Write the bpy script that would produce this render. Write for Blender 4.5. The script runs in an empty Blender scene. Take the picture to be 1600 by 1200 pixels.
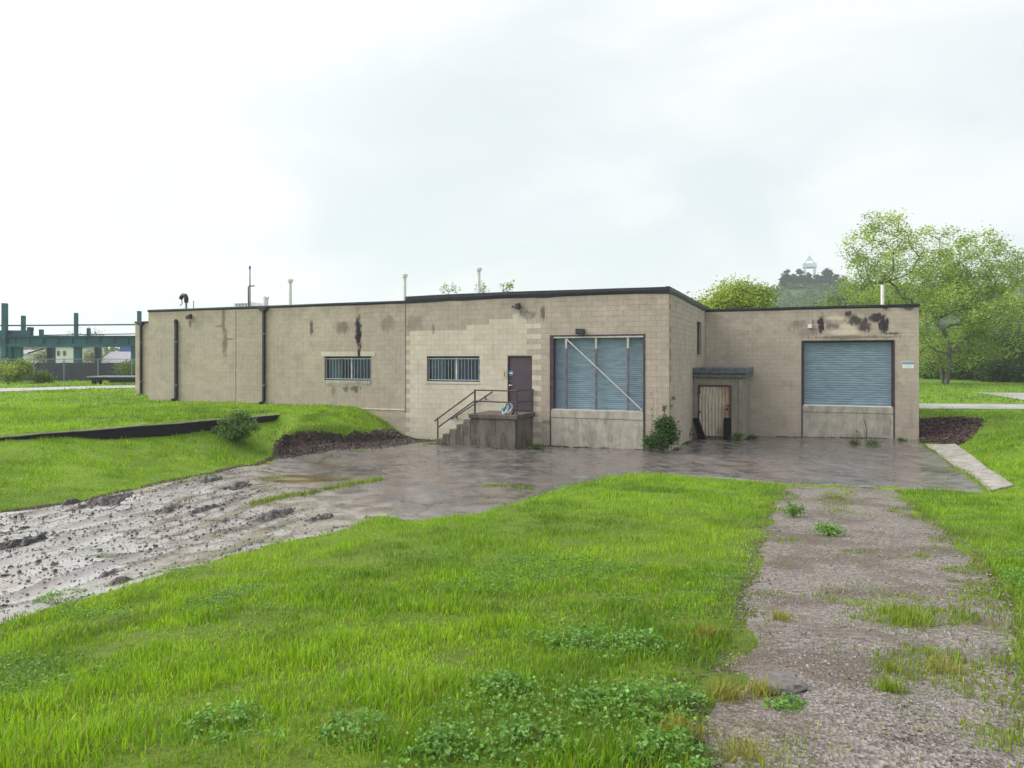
import bpy, bmesh, math, random
import numpy as np
from mathutils import Vector
from mathutils.geometry import delaunay_2d_cdt

random.seed(7)
rng = np.random.default_rng(7)
scene = bpy.context.scene
col = scene.collection
R = math.radians

# ------------------------------------------------------------------ camera
YAW = R(22.35); cY, sY = math.cos(YAW), math.sin(YAW)
CAM = np.array([4.467, -25.63, 3.2]); FPX = 1110.0; HOR = 562.0
cam = bpy.data.cameras.new('camera'); cam_o = bpy.data.objects.new('camera', cam)
col.objects.link(cam_o); scene.camera = cam_o
cam.sensor_width = 36; cam.lens = FPX / 1600 * 36; cam.shift_y = -(600 - HOR) / 1600
cam.clip_end = 4000; cam.clip_start = .05
cam_o.location = CAM; cam_o.rotation_euler = (R(90), 0, YAW)

# ------------------------------------------------------------------ sky, sun, exposure
SUN_DIR = Vector((-.80, -.20, .70)).normalized()          # towards the sun
w = bpy.data.worlds.new('World'); scene.world = w; w.use_nodes = True
nt = w.node_tree; nt.nodes.clear()
N = nt.nodes.new; L = nt.links.new
out = N('ShaderNodeOutputWorld'); bg = N('ShaderNodeBackground')
sky = N('ShaderNodeTexSky'); sky.sky_type = 'NISHITA'; sky.sun_disc = False
sky.sun_elevation = math.asin(SUN_DIR.z); sky.sun_rotation = math.atan2(SUN_DIR.x, SUN_DIR.y)
skm = N('ShaderNodeVectorMath'); skm.operation = 'SCALE'; skm.inputs['Scale'].default_value = .08
L(sky.outputs[0], skm.inputs[0])
tc = N('ShaderNodeTexCoord')
mp = N('ShaderNodeMapping'); mp.inputs['Scale'].default_value = (1.0, 1.0, 2.6); mp.inputs['Rotation'].default_value = (.25, .1, .4)
L(tc.outputs['Generated'], mp.inputs['Vector'])
n1 = N('ShaderNodeTexNoise'); n1.inputs['Scale'].default_value = 2.4; n1.inputs['Detail'].default_value = 6; n1.inputs['Roughness'].default_value = .5; n1.inputs['Distortion'].default_value = .5
L(mp.outputs[0], n1.inputs['Vector'])
cr = N('ShaderNodeValToRGB'); cr.color_ramp.interpolation = 'EASE'
cr.color_ramp.elements[0].position = .36; cr.color_ramp.elements[0].color = (.77, .84, .875, 1)
cr.color_ramp.elements[1].position = .66; cr.color_ramp.elements[1].color = (.93, .955, .97, 1)
L(n1.outputs['Fac'], cr.inputs[0])
# sun glow soaking through the cloud, centred on the sun's direction
dt = N('ShaderNodeVectorMath'); dt.operation = 'DOT_PRODUCT'; dt.inputs[1].default_value = SUN_DIR
nm = N('ShaderNodeVectorMath'); nm.operation = 'NORMALIZE'; L(tc.outputs['Generated'], nm.inputs[0]); L(nm.outputs[0], dt.inputs[0])
mr = N('ShaderNodeMapRange'); mr.interpolation_type = 'SMOOTHSTEP'
mr.inputs['From Min'].default_value = .35; mr.inputs['From Max'].default_value = 1.0; mr.inputs['To Min'].default_value = 0; mr.inputs['To Max'].default_value = .55
L(dt.outputs['Value'], mr.inputs['Value'])
gl = N('ShaderNodeMix'); gl.data_type = 'RGBA'; gl.blend_type = 'ADD'; gl.inputs[0].default_value = 1
glc = N('ShaderNodeVectorMath'); glc.operation = 'SCALE'; glc.inputs[0].default_value = (1.0, .94, .86); L(mr.outputs[0], glc.inputs['Scale'])
L(cr.outputs[0], gl.inputs[6]); L(glc.outputs[0], gl.inputs[7])
mx = N('ShaderNodeMix'); mx.data_type = 'RGBA'; mx.inputs[0].default_value = .95
L(skm.outputs[0], mx.inputs[6]); L(gl.outputs[2], mx.inputs[7])
L(mx.outputs[2], bg.inputs['Color']); bg.inputs['Strength'].default_value = .445
L(bg.outputs[0], out.inputs['Surface'])

sl = bpy.data.lights.new('sun', 'SUN'); so = bpy.data.objects.new('sun', sl); col.objects.link(so)
sl.energy = 1.5; sl.angle = R(50); sl.color = (1, .95, .88)
so.location = (-40, -30, 60); so.rotation_euler = SUN_DIR.to_track_quat('Z', 'Y').to_euler()
vs = scene.view_settings; vs.view_transform = 'Standard'; vs.look = 'None'; vs.exposure = 1.30; vs.gamma = 1
scene.render.resolution_x, scene.render.resolution_y = 1024, 768
scene.cycles.volume_bounces = 2
scene.cycles.max_bounces = 6

# ------------------------------------------------------------------ pixel -> place
def ray(x, y):
    r = x - 800.0
    return np.array([cY * r - sY * FPX, sY * r + cY * FPX, -(y - HOR)])
def pY(x, y, Y=0.): d = ray(x, y); return CAM + d * (Y - CAM[1]) / d[1]
def pX(x, y, X=0.): d = ray(x, y); return CAM + d * (X - CAM[0]) / d[0]
def pZ(x, y, Z=0.): d = ray(x, y); return CAM + d * (Z - CAM[2]) / d[2]
def pD(x, y, D): return CAM + ray(x, y) * D / FPX
def depth(P): return -sY * (P[..., 0] - CAM[0]) + cY * (P[..., 1] - CAM[1])

# ------------------------------------------------------------------ noise and polygon helpers
def _h(ix, iy, s):
    n = (ix * 374761393 + iy * 668265263 + s * 974634721) & 0x7fffffff
    n = ((n ^ (n >> 13)) * 1274126177) & 0x7fffffff
    return ((n ^ (n >> 16)) & 0xffff) / 65535.0
def vnoise(x, y, s=0):
    x = np.asarray(x, float); y = np.asarray(y, float)
    ix = np.floor(x).astype(np.int64); iy = np.floor(y).astype(np.int64)
    fx = x - ix; fy = y - iy; fx = fx * fx * (3 - 2 * fx); fy = fy * fy * (3 - 2 * fy)
    a = _h(ix, iy, s); b = _h(ix + 1, iy, s); c = _h(ix, iy + 1, s); d = _h(ix + 1, iy + 1, s)
    return (a * (1 - fx) + b * fx) * (1 - fy) + (c * (1 - fx) + d * fx) * fy
def fbm(x, y, s=0, o=4):
    t = 0; a = .5; f = 1.
    for k in range(o):
        t = t + a * vnoise(x * f, y * f, s + k * 17); a *= .5; f *= 2.03
    return t / (1 - .5 ** o)
def inpoly(P, poly):
    x, y = P[:, 0], P[:, 1]; r = np.zeros(len(P), bool); n = len(poly)
    for i in range(n):
        x1, y1 = poly[i]; x2, y2 = poly[(i + 1) % n]
        if y1 == y2: continue
        c = (y1 > y) != (y2 > y)
        r ^= c & (x < (x2 - x1) * (y - y1) / (y2 - y1) + x1)
    return r
def segdist(P, line):
    """distance to a polyline, and the running parameter of the nearest point"""
    best = np.full(len(P), 1e9); par = np.zeros(len(P)); side = np.zeros(len(P))
    for i in range(len(line) - 1):
        a = np.array(line[i][:2]); b = np.array(line[i + 1][:2]); d = b - a
        t = np.clip(((P[:, :2] - a) @ d) / (d @ d), 0, 1)
        q = a + t[:, None] * d; v = P[:, :2] - q; ds = np.hypot(v[:, 0], v[:, 1])
        s = d[0] * (P[:, 1] - a[1]) - d[1] * (P[:, 0] - a[0])
        u = ds < best
        best = np.where(u, ds, best); par = np.where(u, i + t, par); side = np.where(u, np.sign(s), side)
    return best, par, side
def sstep(a, b, x): t = np.clip((x - a) / (b - a), 0, 1); return t * t * (3 - 2 * t)

# ------------------------------------------------------------------ terrain height
LOW = [pZ(x, y, z) for x, y, z in [
    (800, 1200, 1.45), (200, 1200, 1.42), (1500, 1200, 1.5), (800, 1000, 1.15), (300, 1000, 1.02), (1300, 1000, 1.2), (1600, 1000, 1.22),
    (800, 900, .8), (500, 900, .74), (1300, 900, .84), (1600, 900, .9), (800, 850, .6), (750, 808, .3), (1000, 800, .36), (1150, 800, .37),
    (1300, 800, .36), (1500, 810, .42), (1000, 740, .03), (1220, 757, .02), (1400, 763, -.02), (1546, 770, .02),
    (0, 970, .55), (0, 880, .42), (0, 800, .36), (300, 890, .42), (300, 742, .24), (430, 712, .09), (590, 806, .25), (480, 750, .1),
    (700, 740, .0), (600, 702, -.03), (150, 778, .3), (1590, 765, .1), (1500, 700, -.22), (-100, 1000, .55), (-150, 820, .42)]]
LOW += [np.array(p) for p in [
    (4.467, -25.63, 1.55), (0, -30, 1.6), (12, -30, 1.7), (-8, -30, 1.2), (-20, -28, .7), (-25, -20, .6),
    (-10.7, 0, -.07), (-8.5, -1.8, .0), (-4.5, 0, -.1), (-.9, 0, -.08), (-2.5, -3, -.05), (0, 5.9, -.24), (2, 5.9, -.22), (2, 10, -.45), (4.3, 10, -.42), (8.25, 10, -.34), (9.2, 10, -.34),
    (4.5, 0, -.2), (9.3, 1, -.22), (10.8, 9.5, -.1), (10.5, 13.5, .3), (15, 13, .35), (13, 18, .3), (13.5, 5, .72), (14.5, -2, .75), (12.2, -5.5, .55), (20, 0, .9), (22, 20, .4), (18, -20, 1.3),
    (35, 50, .6), (60, 30, .9), (20, 110, .8), (150, 150, 2), (0, 40, .8), (0, 120, 1.2), (80, -60, 2), (-80, -60, 1.2), (-12, 30, 1.2), (-120, 60, 1.2), (-60, 150, 1.4)]]
# foot of the low retaining wall
WALL_A = pZ(0, 682, 1.2)[:2]; WALL_B = pZ(430, 648, 1.2)[:2]; WALL_0 = WALL_A + (WALL_A - WALL_B) * .8
_d = (WALL_B - WALL_A) / np.linalg.norm(WALL_B - WALL_A); _n = np.array([_d[1], -_d[0]])
for t, z in [(-.7, 1.15), (0, 1.08), (.25, .93), (.5, .76), (.72, .82), (1., .92)]:
    q = WALL_A + (WALL_B - WALL_A) * t + _n * .3; LOW.append(np.array([q[0], q[1], z]))
LOW = np.array(LOW)
def _phi(r): return np.sqrt(r * r + 1.5)
_D = np.hypot(LOW[:, None, 0] - LOW[None, :, 0], LOW[:, None, 1] - LOW[None, :, 1])
_n_ = len(LOW); _A = np.zeros((_n_ + 1, _n_ + 1)); _A[:_n_, :_n_] = _phi(_D) - 1e-3 * np.eye(_n_); _A[:_n_, _n_] = 1; _A[_n_, :_n_] = 1
_W = np.linalg.solve(_A, np.append(LOW[:, 2], 0))
EDGE = [WALL_0 + (WALL_0 - WALL_B) * 3, WALL_0, WALL_A, WALL_B, pZ(428, 708, .14)[:2], pZ(500, 704, .02)[:2], pZ(560, 699, .0)[:2], pZ(640, 689, -.03)[:2], np.array([-10.6, 2.])]
UP = [tuple(p) for p in EDGE] + [(-10.6, 400), (-900, 400), (-900, -300)]
def height(P):
    P = np.asarray(P, float)[:, :2]; z = np.empty(len(P))
    for i in range(0, len(P), 40000):
        Q = P[i:i + 40000]
        r = np.hypot(Q[:, None, 0] - LOW[None, :, 0], Q[:, None, 1] - LOW[None, :, 1])
        zl = np.clip(_phi(r) @ _W[:-1] + _W[-1], -.8, 6)
        far = np.hypot(Q[:, 0], Q[:, 1]); zl = zl + (1.0 - zl) * sstep(120, 260, far)
        ds, par, _ = segdist(Q, EDGE)
        sd = np.where(inpoly(Q, UP), ds, -ds)
        wd = np.interp(par, [0, 1, 2, 3, 3.25, 4, 8], [1.5, .3, .07, .07, 1.2, 3.2, 3.4])
        lo_ = np.interp(par, [3, 3.25, 4], [-.07, -.05, 0]); cut = np.interp(par, [3, 3.3, 4, 6, 6.8, 7.2], [0, .25, .55, .55, .12, 0])
        m = (1 - cut) * sstep(lo_, wd, sd) + cut * sstep(lo_, .42, sd)
        zu = 1.2 + .0 * far + .05 * (vnoise(Q[:, 0] * .25, Q[:, 1] * .25, 3) - .5) * np.clip(ds / 4, 0, 1)
        z[i:i + 40000] = zl + (zu - zl) * m + (.09 * (fbm(Q[:, 0] * .9, Q[:, 1] * .9, 13, 2) - .5) * sstep(4, 9, -Q[:, 1] + .0) if len(Q) else 0)
    return z
def hz(x, y): return float(height(np.array([[x, y]]))[0])
def ground_pt(px, py):
    """where the sight line through a photo pixel meets the terrain"""
    d = ray(px, py); t = np.geomspace(2. / FPX, 400. / FPX, 500)
    P = CAM + t[:, None] * d; g = P[:, 2] - height(P)
    k = int(np.argmax(g < 0)) if (g < 0).any() else len(t) - 1
    a, b = t[max(k - 1, 0)], t[k]
    for _ in range(14):
        m = (a + b) / 2; q = CAM + m * d
        if q[2] > hz(q[0], q[1]): a = m
        else: b = m
    q = CAM + b * d; return np.array([q[0], q[1], hz(q[0], q[1])])
def gpoly(pts): return [tuple(ground_pt(*p)[:2]) for p in pts]

# ------------------------------------------------------------------ object helpers
def link(o, parent=None, label=None, cat=None, group=None, kind=None):
    col.objects.link(o)
    if parent is not None: o.parent = parent
    if label: o['label'] = label
    if cat: o['category'] = cat
    if group: o['group'] = group
    if kind: o['kind'] = kind
    return o
def thing(name, loc, label, cat, group=None, rz=0):
    o = bpy.data.objects.new(name, None); o.empty_display_size = .2
    o.location = loc; o.rotation_euler[2] = rz
    return link(o, None, label, cat, group)
def mats_on(me, m):
    for k in (m if isinstance(m, (list, tuple)) else [m]): me.materials.append(k)
def np_obj(name, V, F, m, C=None, parent=None, smooth=False, attrs=None, mi=None, **kw):
    V = np.asarray(V, np.float32); F = np.asarray(F, np.int32); k = F.shape[1]
    me = bpy.data.meshes.new(name)
    me.vertices.add(len(V)); me.vertices.foreach_set('co', V.ravel())
    me.loops.add(F.size); me.loops.foreach_set('vertex_index', F.ravel())
    me.polygons.add(len(F)); me.polygons.foreach_set('loop_start', np.arange(0, F.size, k, dtype=np.int32))
    me.polygons.foreach_set('use_smooth', np.full(len(F), bool(smooth)))
    mats_on(me, m)
    if mi is not None: me.polygons.foreach_set('material_index', np.asarray(mi, np.int32))
    me.update(calc_edges=True)
    if C is not None:
        ca = me.color_attributes.new('Col', 'FLOAT_COLOR', 'POINT')
        C4 = np.ones((len(V), 4), np.float32); C4[:, :3] = C; ca.data.foreach_set('color', C4.ravel())
    for an, av in (attrs or {}).items():
        a = me.attributes.new(an, 'FLOAT', 'POINT'); a.data.foreach_set('value', np.asarray(av, np.float32))
    o = bpy.data.objects.new(name, me)
    return link(o, parent, **kw)
class MB:
    def __init__(s): s.v = []; s.f = []; s.m = []
    def add(s, vs_, fs, mi=0):
        b = len(s.v); s.v += [tuple(v) for v in vs_]; s.f += [tuple(i + b for i in f) for f in fs]; s.m += [mi] * len(fs)
    def box(s, x0, x1, y0, y1, z0, z1, mi=0):
        s.add([(x0, y0, z0), (x1, y0, z0), (x1, y1, z0), (x0, y1, z0), (x0, y0, z1), (x1, y0, z1), (x1, y1, z1), (x0, y1, z1)],
              [(0, 3, 2, 1), (4, 5, 6, 7), (0, 1, 5, 4), (1, 2, 6, 5), (2, 3, 7, 6), (3, 0, 4, 7)], mi); return s
    def tube(s, pts, r, n=8, mi=0, cap=True):
        pts = [Vector(p) for p in pts]; rs = r if isinstance(r, (list, tuple)) else [r] * len(pts); b = len(s.v); prev = None
        for i, p in enumerate(pts):
            d = (pts[min(i + 1, len(pts) - 1)] - pts[max(i - 1, 0)]).normalized()
            u = prev if prev is not None else (Vector((0, 0, 1)) if abs(d.z) < .9 else Vector((1, 0, 0)))
            u = (u - d * u.dot(d)).normalized(); prev = u; q = d.cross(u)
            for k in range(n):
                a = 2 * math.pi * (k + .5) / n; s.v.append(tuple(p + (u * math.cos(a) + q * math.sin(a)) * rs[i]))
        for i in range(len(pts) - 1):
            for k in range(n):
                a, c = b + i * n + k, b + i * n + (k + 1) % n; s.f.append((a, c, c + n, a + n)); s.m.append(mi)
        if cap:
            s.f.append(tuple(range(b + n - 1, b - 1, -1))); e = b + (len(pts) - 1) * n; s.f.append(tuple(range(e, e + n))); s.m += [mi, mi]
        return s
    def prism(s, poly, y0, y1, mi=0):
        """polygon in x,z extruded along y"""
        n = len(poly)
        s.add([(x, y0, z) for x, z in poly] + [(x, y1, z) for x, z in poly],
              [tuple(range(n)), tuple(range(2 * n - 1, n - 1, -1))] + [(i, i + n, (i + 1) % n + n, (i + 1) % n) for i in range(n)], mi); return s
    def mesh(s, name, m, bevel=0, smooth=False):
        me = bpy.data.meshes.new(name); me.from_pydata(s.v, [], s.f); mats_on(me, m)
        me.polygons.foreach_set('material_index', np.array(s.m, np.int32))
        bm = bmesh.new(); bm.from_mesh(me)
        bmesh.ops.recalc_face_normals(bm, faces=bm.faces)
        if bevel: bmesh.ops.bevel(bm, geom=list(bm.edges), offset=bevel, segments=1, affect='EDGES', clamp_overlap=True)
        bm.to_mesh(me); bm.free()
        if smooth: me.polygons.foreach_set('use_smooth', np.ones(len(me.polygons), bool))
        me.update(); return me
    def obj(s, name, m, parent=None, bevel=0, smooth=False, loc=(0, 0, 0), **kw):
        o = bpy.data.objects.new(name, s.mesh(name, m, bevel, smooth)); o.location = loc
        return link(o, parent, **kw)

# ------------------------------------------------------------------ materials
def srgb(*c): return tuple(((v / 255) / 12.92 if v / 255 <= .04045 else ((v / 255 + .055) / 1.055) ** 2.4) for v in c)
class NB:
    """small wrapper round a material's node tree"""
    def __init__(s, name):
        s.mat = bpy.data.materials.new(name); s.mat.use_nodes = True; s.t = s.mat.node_tree; s.b = s.t.nodes['Principled BSDF']
        s.geo = s.n('ShaderNodeNewGeometry'); s.pos = s.geo.outputs['Position']
    def n(s, t, **kw):
        k = s.t.nodes.new(t)
        for a, v in kw.items(): setattr(k, a, v)
        return k
    def l(s, a, b): s.t.links.new(a, b)
    def val(s, sock, v):
        if hasattr(v, 'is_output') or isinstance(v, bpy.types.NodeSocket): s.l(v, sock)
        else: sock.default_value = v
    def noise(s, scale, detail=4, rough=.55, sc=(1, 1, 1), dist=0, vec=None, off=(0, 0, 0)):
        m = s.n('ShaderNodeMapping'); m.inputs['Scale'].default_value = sc; m.inputs['Location'].default_value = off; s.l(vec or s.pos, m.inputs['Vector'])
        k = s.n('ShaderNodeTexNoise'); k.inputs['Scale'].default_value = scale; k.inputs['Detail'].default_value = detail; k.inputs['Roughness'].default_value = rough; k.inputs['Distortion'].default_value = dist
        s.l(m.outputs[0], k.inputs['Vector']); return k.outputs['Fac']
    def math(s, op, a, b=None, c=None):
        k = s.n('ShaderNodeMath', operation=op); s.val(k.inputs[0], a)
        if b is not None: s.val(k.inputs[1], b)
        if c is not None: s.val(k.inputs[2], c)
        return k.outputs[0]
    def map(s, v, a, b, c=0., d=1., smooth=True):
        k = s.n('ShaderNodeMapRange'); k.interpolation_type = 'SMOOTHSTEP' if smooth else 'LINEAR'
        s.l(v, k.inputs['Value']); k.inputs['From Min'].default_value = a; k.inputs['From Max'].default_value = b; k.inputs['To Min'].default_value = c; k.inputs['To Max'].default_value = d
        return k.outputs[0]
    def mix(s, f, a, b, blend='MIX'):
        k = s.n('ShaderNodeMix', data_type='RGBA', blend_type=blend); s.val(k.inputs[0], f)
        for i, v in ((6, a), (7, b)):
            if isinstance(v, tuple): k.inputs[i].default_value = (*v[:3], 1)
            else: s.l(v, k.inputs[i])
        return k.outputs[2]
    def bump(s, h, strength=.3, dist=.01):
        k = s.n('ShaderNodeBump'); k.inputs['Strength'].default_value = strength; k.inputs['Distance'].default_value = dist
        s.l(h, k.inputs['Height']); s.l(k.outputs[0], s.b.inputs['Normal'])
    def attr(s, name): k = s.n('ShaderNodeAttribute'); k.attribute_name = name; return k
    def xyz(s): k = s.n('ShaderNodeSeparateXYZ'); s.l(s.pos, k.inputs[0]); return k.outputs
    def done(s, colour=None, rough=None, spec=None, metal=None):
        if colour is not None:
            if isinstance(colour, tuple): s.b.inputs['Base Color'].default_value = (*colour[:3], 1)
            else: s.l(colour, s.b.inputs['Base Color'])
        if rough is not None: s.val(s.b.inputs['Roughness'], rough)
        if spec is not None: s.val(s.b.inputs['Specular IOR Level'], spec)
        if metal is not None: s.val(s.b.inputs['Metallic'], metal)
        return s.mat
def simple(name, c, rough=.6, var=.25, scale=6, bump=0, metal=0, spec=.5, dark=None, sc=(1, 1, 1)):
    b = NB(name); n = b.noise(scale, 5, .6, sc)
    d = dark or tuple(v * (1 - var) for v in c); l = tuple(min(1, v * (1 + var * .6)) for v in c)
    f = b.map(n, .3, .7); cc = b.mix(f, d, l)
    if bump: b.bump(b.noise(scale * 8, 4), bump, .01)
    return b.done(cc, b.map(n, .3, .7, max(rough - .1, .02), min(rough + .1, 1)), spec, metal)

def stains(b, items, warp=.55):
    """each item: (x, z, half width, half height, strength) -> max of soft-edged blotches in the wall's plane"""
    acc = None; nz = b.noise(5, 6, .7, (1, 1, .55)); n2 = b.noise(11, 4, .7, (1.6, 1, .3)); wv = b.math('ADD', b.math('MULTIPLY', b.map(nz, .3, .7, -1, 1, False), warp * 1.1), b.math('MULTIPLY', b.map(n2, .3, .7, -1, 1, False), warp * .7))
    for x, z, hw, hh, st in items:
        v = b.n('ShaderNodeVectorMath', operation='SUBTRACT'); b.l(b.pos, v.inputs[0]); v.inputs[1].default_value = (x, 0, z)
        u = b.n('ShaderNodeVectorMath', operation='MULTIPLY'); b.l(v.outputs[0], u.inputs[0]); u.inputs[1].default_value = (1 / hw, 0, 1 / hh)
        le = b.n('ShaderNodeVectorMath', operation='LENGTH'); b.l(u.outputs[0], le.inputs[0])
        f = b.map(b.math('ADD', le.outputs['Value'], wv), 1.28, .52, 0, min(1, st * 1.12))
        acc = f if acc is None else b.math('MAXIMUM', acc, f)
    return acc
def wall_spot(px, py, hw, hh, st, Y=0.):
    p = pY(px, py, Y); k = depth(p) / FPX
    return (p[0], p[2], hw * k, hh * k, st)
YR = 10.08
DARK_SPOTS = [wall_spot(*a) for a in [(560, 520, 6, 30, .93), (561, 552, 3, 10, .9), (349, 500, 4, 22, .45), (351, 535, 6, 24, .5), (487, 511, 3, 14, .65), (537, 511, 10, 10, .45), (530, 512, 5, 12, .4), (606, 505, 16, 12, .32),
    (848, 488, 4, 12, .6), (823, 492, 14, 7, .42), (677, 516, 2, 10, .45), (555, 607, 8, 6, .6), (540, 606, 5, 7, .55), (521, 611, 5, 8, .35), (343, 510, 9, 2, .4), (354, 530, 14, 2, .4), (870, 660, 26, 5, .4), (950, 662, 40, 5, .4), (648, 505, 14, 14, .25), (297, 505, 3, 6, .5)]]
DARK_SPOTS += [wall_spot(*a, YR) for a in [(1283, 507, 5, 16, .85), (1300, 508, 10, 7, .5), (1335, 501, 11, 7, .75), (1351, 510, 8, 10, .75), (1370, 496, 14, 7, .82), (1381, 507, 7, 15, .85), (1382, 480, 5, 6, .8), (1418, 481, 10, 5, .65),
    (1250, 507, 14, 8, .35), (1265, 519, 26, 7, .28), (1330, 527, 70, 3, .45), (1390, 521, 12, 1.6, .7), (1300, 503, 30, 4, .3)]]
LIGHT_SPOTS = [wall_spot(*a, YR) for a in [(1306, 500, 14, 8, .8), (1325, 508, 12, 12, .8), (1318, 519, 26, 5, .85), (1338, 496, 12, 5, .6)]]
def paint(name, c, worn):
    b = NB(name)
    big = b.noise(.35, 4, .6); mid = b.noise(1.5, 6, .68, (1, 1, 1.5)); fine = b.noise(38, 3, .6); mott = b.noise(13, 4, .7)
    streak = b.noise(3.0, 4, .6, (2.2, 2.2, .16))
    t = b.attr('tint').outputs['Fac']
    cc = b.mix(b.map(big, .3, .7), tuple(v * .90 for v in c), tuple(min(1, v * 1.06) for v in c))
    cc = b.mix(b.map(mid, .44, .68, 0, .5), cc, worn); cc = b.mix(b.map(mott, .5, .72, 0, .3), cc, tuple(v * .72 for v in c)); cc = b.mix(b.map(mott, .46, .3, 0, .25), cc, tuple(min(1, v * 1.2) for v in c))
    cc = b.mix(b.map(streak, .50, .72, 0, .34), cc, tuple(v * .60 for v in c)); xz = b.xyz(); topg = b.math('MULTIPLY', b.map(b.math('ADD', xz[2], b.math('MULTIPLY_ADD', b.noise(1.3, 5, .7, (1, 1, .5), off=(2, 2, 9)), 2.4, -1.2)), 4.9, 5.9), .38); cc = b.mix(topg, cc, srgb(112, 100, 94))
    m = b.n('ShaderNodeMix', data_type='RGBA', blend_type='MULTIPLY'); m.inputs[0].default_value = 1
    g = b.n('ShaderNodeCombineColor')
    tv = b.map(t, 0, 1, .95, 1.045, False)
    for i in range(3): b.l(tv, g.inputs[i])
    b.l(cc, m.inputs[6]); b.l(g.outputs[0], m.inputs[7]); cc = m.outputs[2]
    cc = b.mix(stains(b, LIGHT_SPOTS, .3), cc, srgb(212, 198, 180))
    cc = b.mix(stains(b, DARK_SPOTS), cc, srgb(38, 33, 44))
    chips = b.map(b.noise(1.7, 2, .5), .76, .79, 0, .5); sp = b.map(b.noise(24, 2, .4), .73, .76)
    cc = b.mix(b.math('MULTIPLY', sp, .7), cc, srgb(222, 214, 202))
    b.bump(b.math('ADD', fine, b.math('MULTIPLY', mid, .6)), .35, .006)
    return b.done(cc, .78, .3)
M = {}
M['taupe'] = paint('painted_block_taupe', (.475, .402, .335), srgb(150, 142, 130))
M['cream'] = paint('painted_block_cream', (.62, .56, .465), srgb(190, 176, 150))
M['mortar'] = simple('mortar', (.365, .31, .255), .9, .2, 9)
def concrete(name, c, dk, k=.5):
    b = NB(name); st = b.noise(2.2, 6, .7, (1.5, 1.5, .45), .6); n = b.noise(2.2, 6, .65); f = b.noise(45, 4, .65)
    cc = b.mix(b.map(n, .3, .72), tuple(v * .72 for v in c), c)
    cc = b.mix(b.map(st, .42, .68, 0, k), cc, dk)
    cc = b.mix(b.map(b.noise(9, 4, .7), .6, .72, 0, .5), cc, tuple(min(1, v * 1.35) for v in c))
    b.bump(b.math('ADD', f, n), .5, .012)
    return b.done(cc, .8, .35)
M['conc'] = concrete('weathered_concrete', (.53, .485, .415), srgb(104, 96, 88), .5)
M['stoop'] = concrete('dark_stained_concrete', (.185, .165, .135), srgb(44, 36, 36), .75)
M['stoop_top'] = concrete('landing_slab_concrete', (.16, .13, .115), srgb(50, 40, 40), .6)
M['shed'] = concrete('shed_concrete', (.33, .295, .245), srgb(92, 86, 80), .4)
M['strip'] = concrete('pale_concrete_slab', (.42, .39, .355), srgb(104, 96, 88), .7)
M['membrane'] = simple('roof_membrane', srgb(30, 32, 48), .45, .45, 3, .4)
M['roof'] = simple('roof_gravel', (.12, .12, .125), .9, .3, 4)
M['dspout'] = simple('dark_downspout', srgb(34, 32, 48), .5, .35, 5)
M['shutter'] = simple('blue_grey_shutter', srgb(128, 151, 165), .42, .2, 2.2, 0, .0, .5, None, (1, 1, 5))
M['jamb'] = simple('purple_brown_steel', srgb(74, 56, 68), .55, .35, 5)
M['post'] = simple('grey_steel_post', srgb(112, 104, 112), .5, .4, 3)
M['postlight'] = simple('pale_angle_iron', srgb(196, 190, 186), .5, .2, 5)
M['door'] = simple('brown_metal_door', srgb(80, 67, 77), .5, .14, 3)
M['rail'] = simple('dark_pipe_rail', srgb(58, 56, 62), .45, .35, 8)
M['frame'] = simple('blue_grey_frame', srgb(64, 78, 92), .5, .2, 5)
M['white'] = simple('white_plastic', (.78, .78, .76), .45, .1, 4)
M['bar'] = simple('pale_bar', srgb(172, 182, 196), .45, .2, 9)
M['black'] = simple('black_rubber', (.010, .009, .014), .7, .4, 8, .3, 0, .15)
M['lamp'] = simple('dark_lamp_housing', srgb(42, 38, 50), .45, .3, 8)
M['blue'] = simple('blue_plastic', srgb(64, 132, 176), .4, .1, 5)
M['navy'] = simple('navy_print', srgb(30, 52, 92), .5, .1, 5)
M['ink'] = simple('black_ink', (.02, .02, .025), .5, .1, 5)
M['sign'] = simple('white_sign_face', (.80, .82, .80), .4, .05, 5)
def glass(name, c, r):
    b = NB(name); return b.done(b.mix(b.map(b.noise(1.5, 3), .35, .65), c, tuple(v * 1.7 for v in c)), r, .6)
M['glass_dark'] = glass('dark_glass', (.008, .010, .022), .10)
M['glass_blue'] = glass('blue_grey_glass', (.045, .075, .10), .16)
M['glass_mid'] = glass('night_blue_glass', (.014, .024, .05), .10)
def rusty():
    b = NB('rusty_corrugated_iron'); x = b.xyz()
    n = b.noise(2.4, 6, .65, (1, 1, .8)); st = b.noise(7, 5, .65, (2, 1, .22))
    g = b.map(x[0], .75, 1.55)
    f = b.map(b.math('ADD', b.math('MULTIPLY', n, .9), b.math('MULTIPLY', g, .30)), .45, .82)
    cc = b.mix(b.map(st, .35, .65), srgb(186, 182, 170), srgb(222, 214, 198))
    cc = b.mix(b.math('MULTIPLY', f, .62), cc, srgb(156, 100, 68)); cc = b.mix(b.map(st, .48, .64, 0, .6), cc, srgb(126, 78, 56))
    cc = b.mix(b.map(b.noise(6, 5, .7), .66, .74, 0, .8), cc, srgb(74, 46, 42))
    return b.done(cc, .65, .3)
M['rust'] = rusty()
M['slab'] = simple('grey_green_slate', srgb(92, 98, 104), .6, .45, 6, .4)
M['teal'] = simple('teal_painted_steel', srgb(30, 92, 104), .5, .35, .6)
M['teal_dark'] = simple('dark_teal_steel', srgb(26, 62, 84), .5, .35, .6)
M['darkwall'] = simple('dark_blue_board', srgb(52, 48, 72), .7, .4, .8)
M['galv'] = simple('galvanised', srgb(128, 136, 142), .5, .2, 4)
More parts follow.
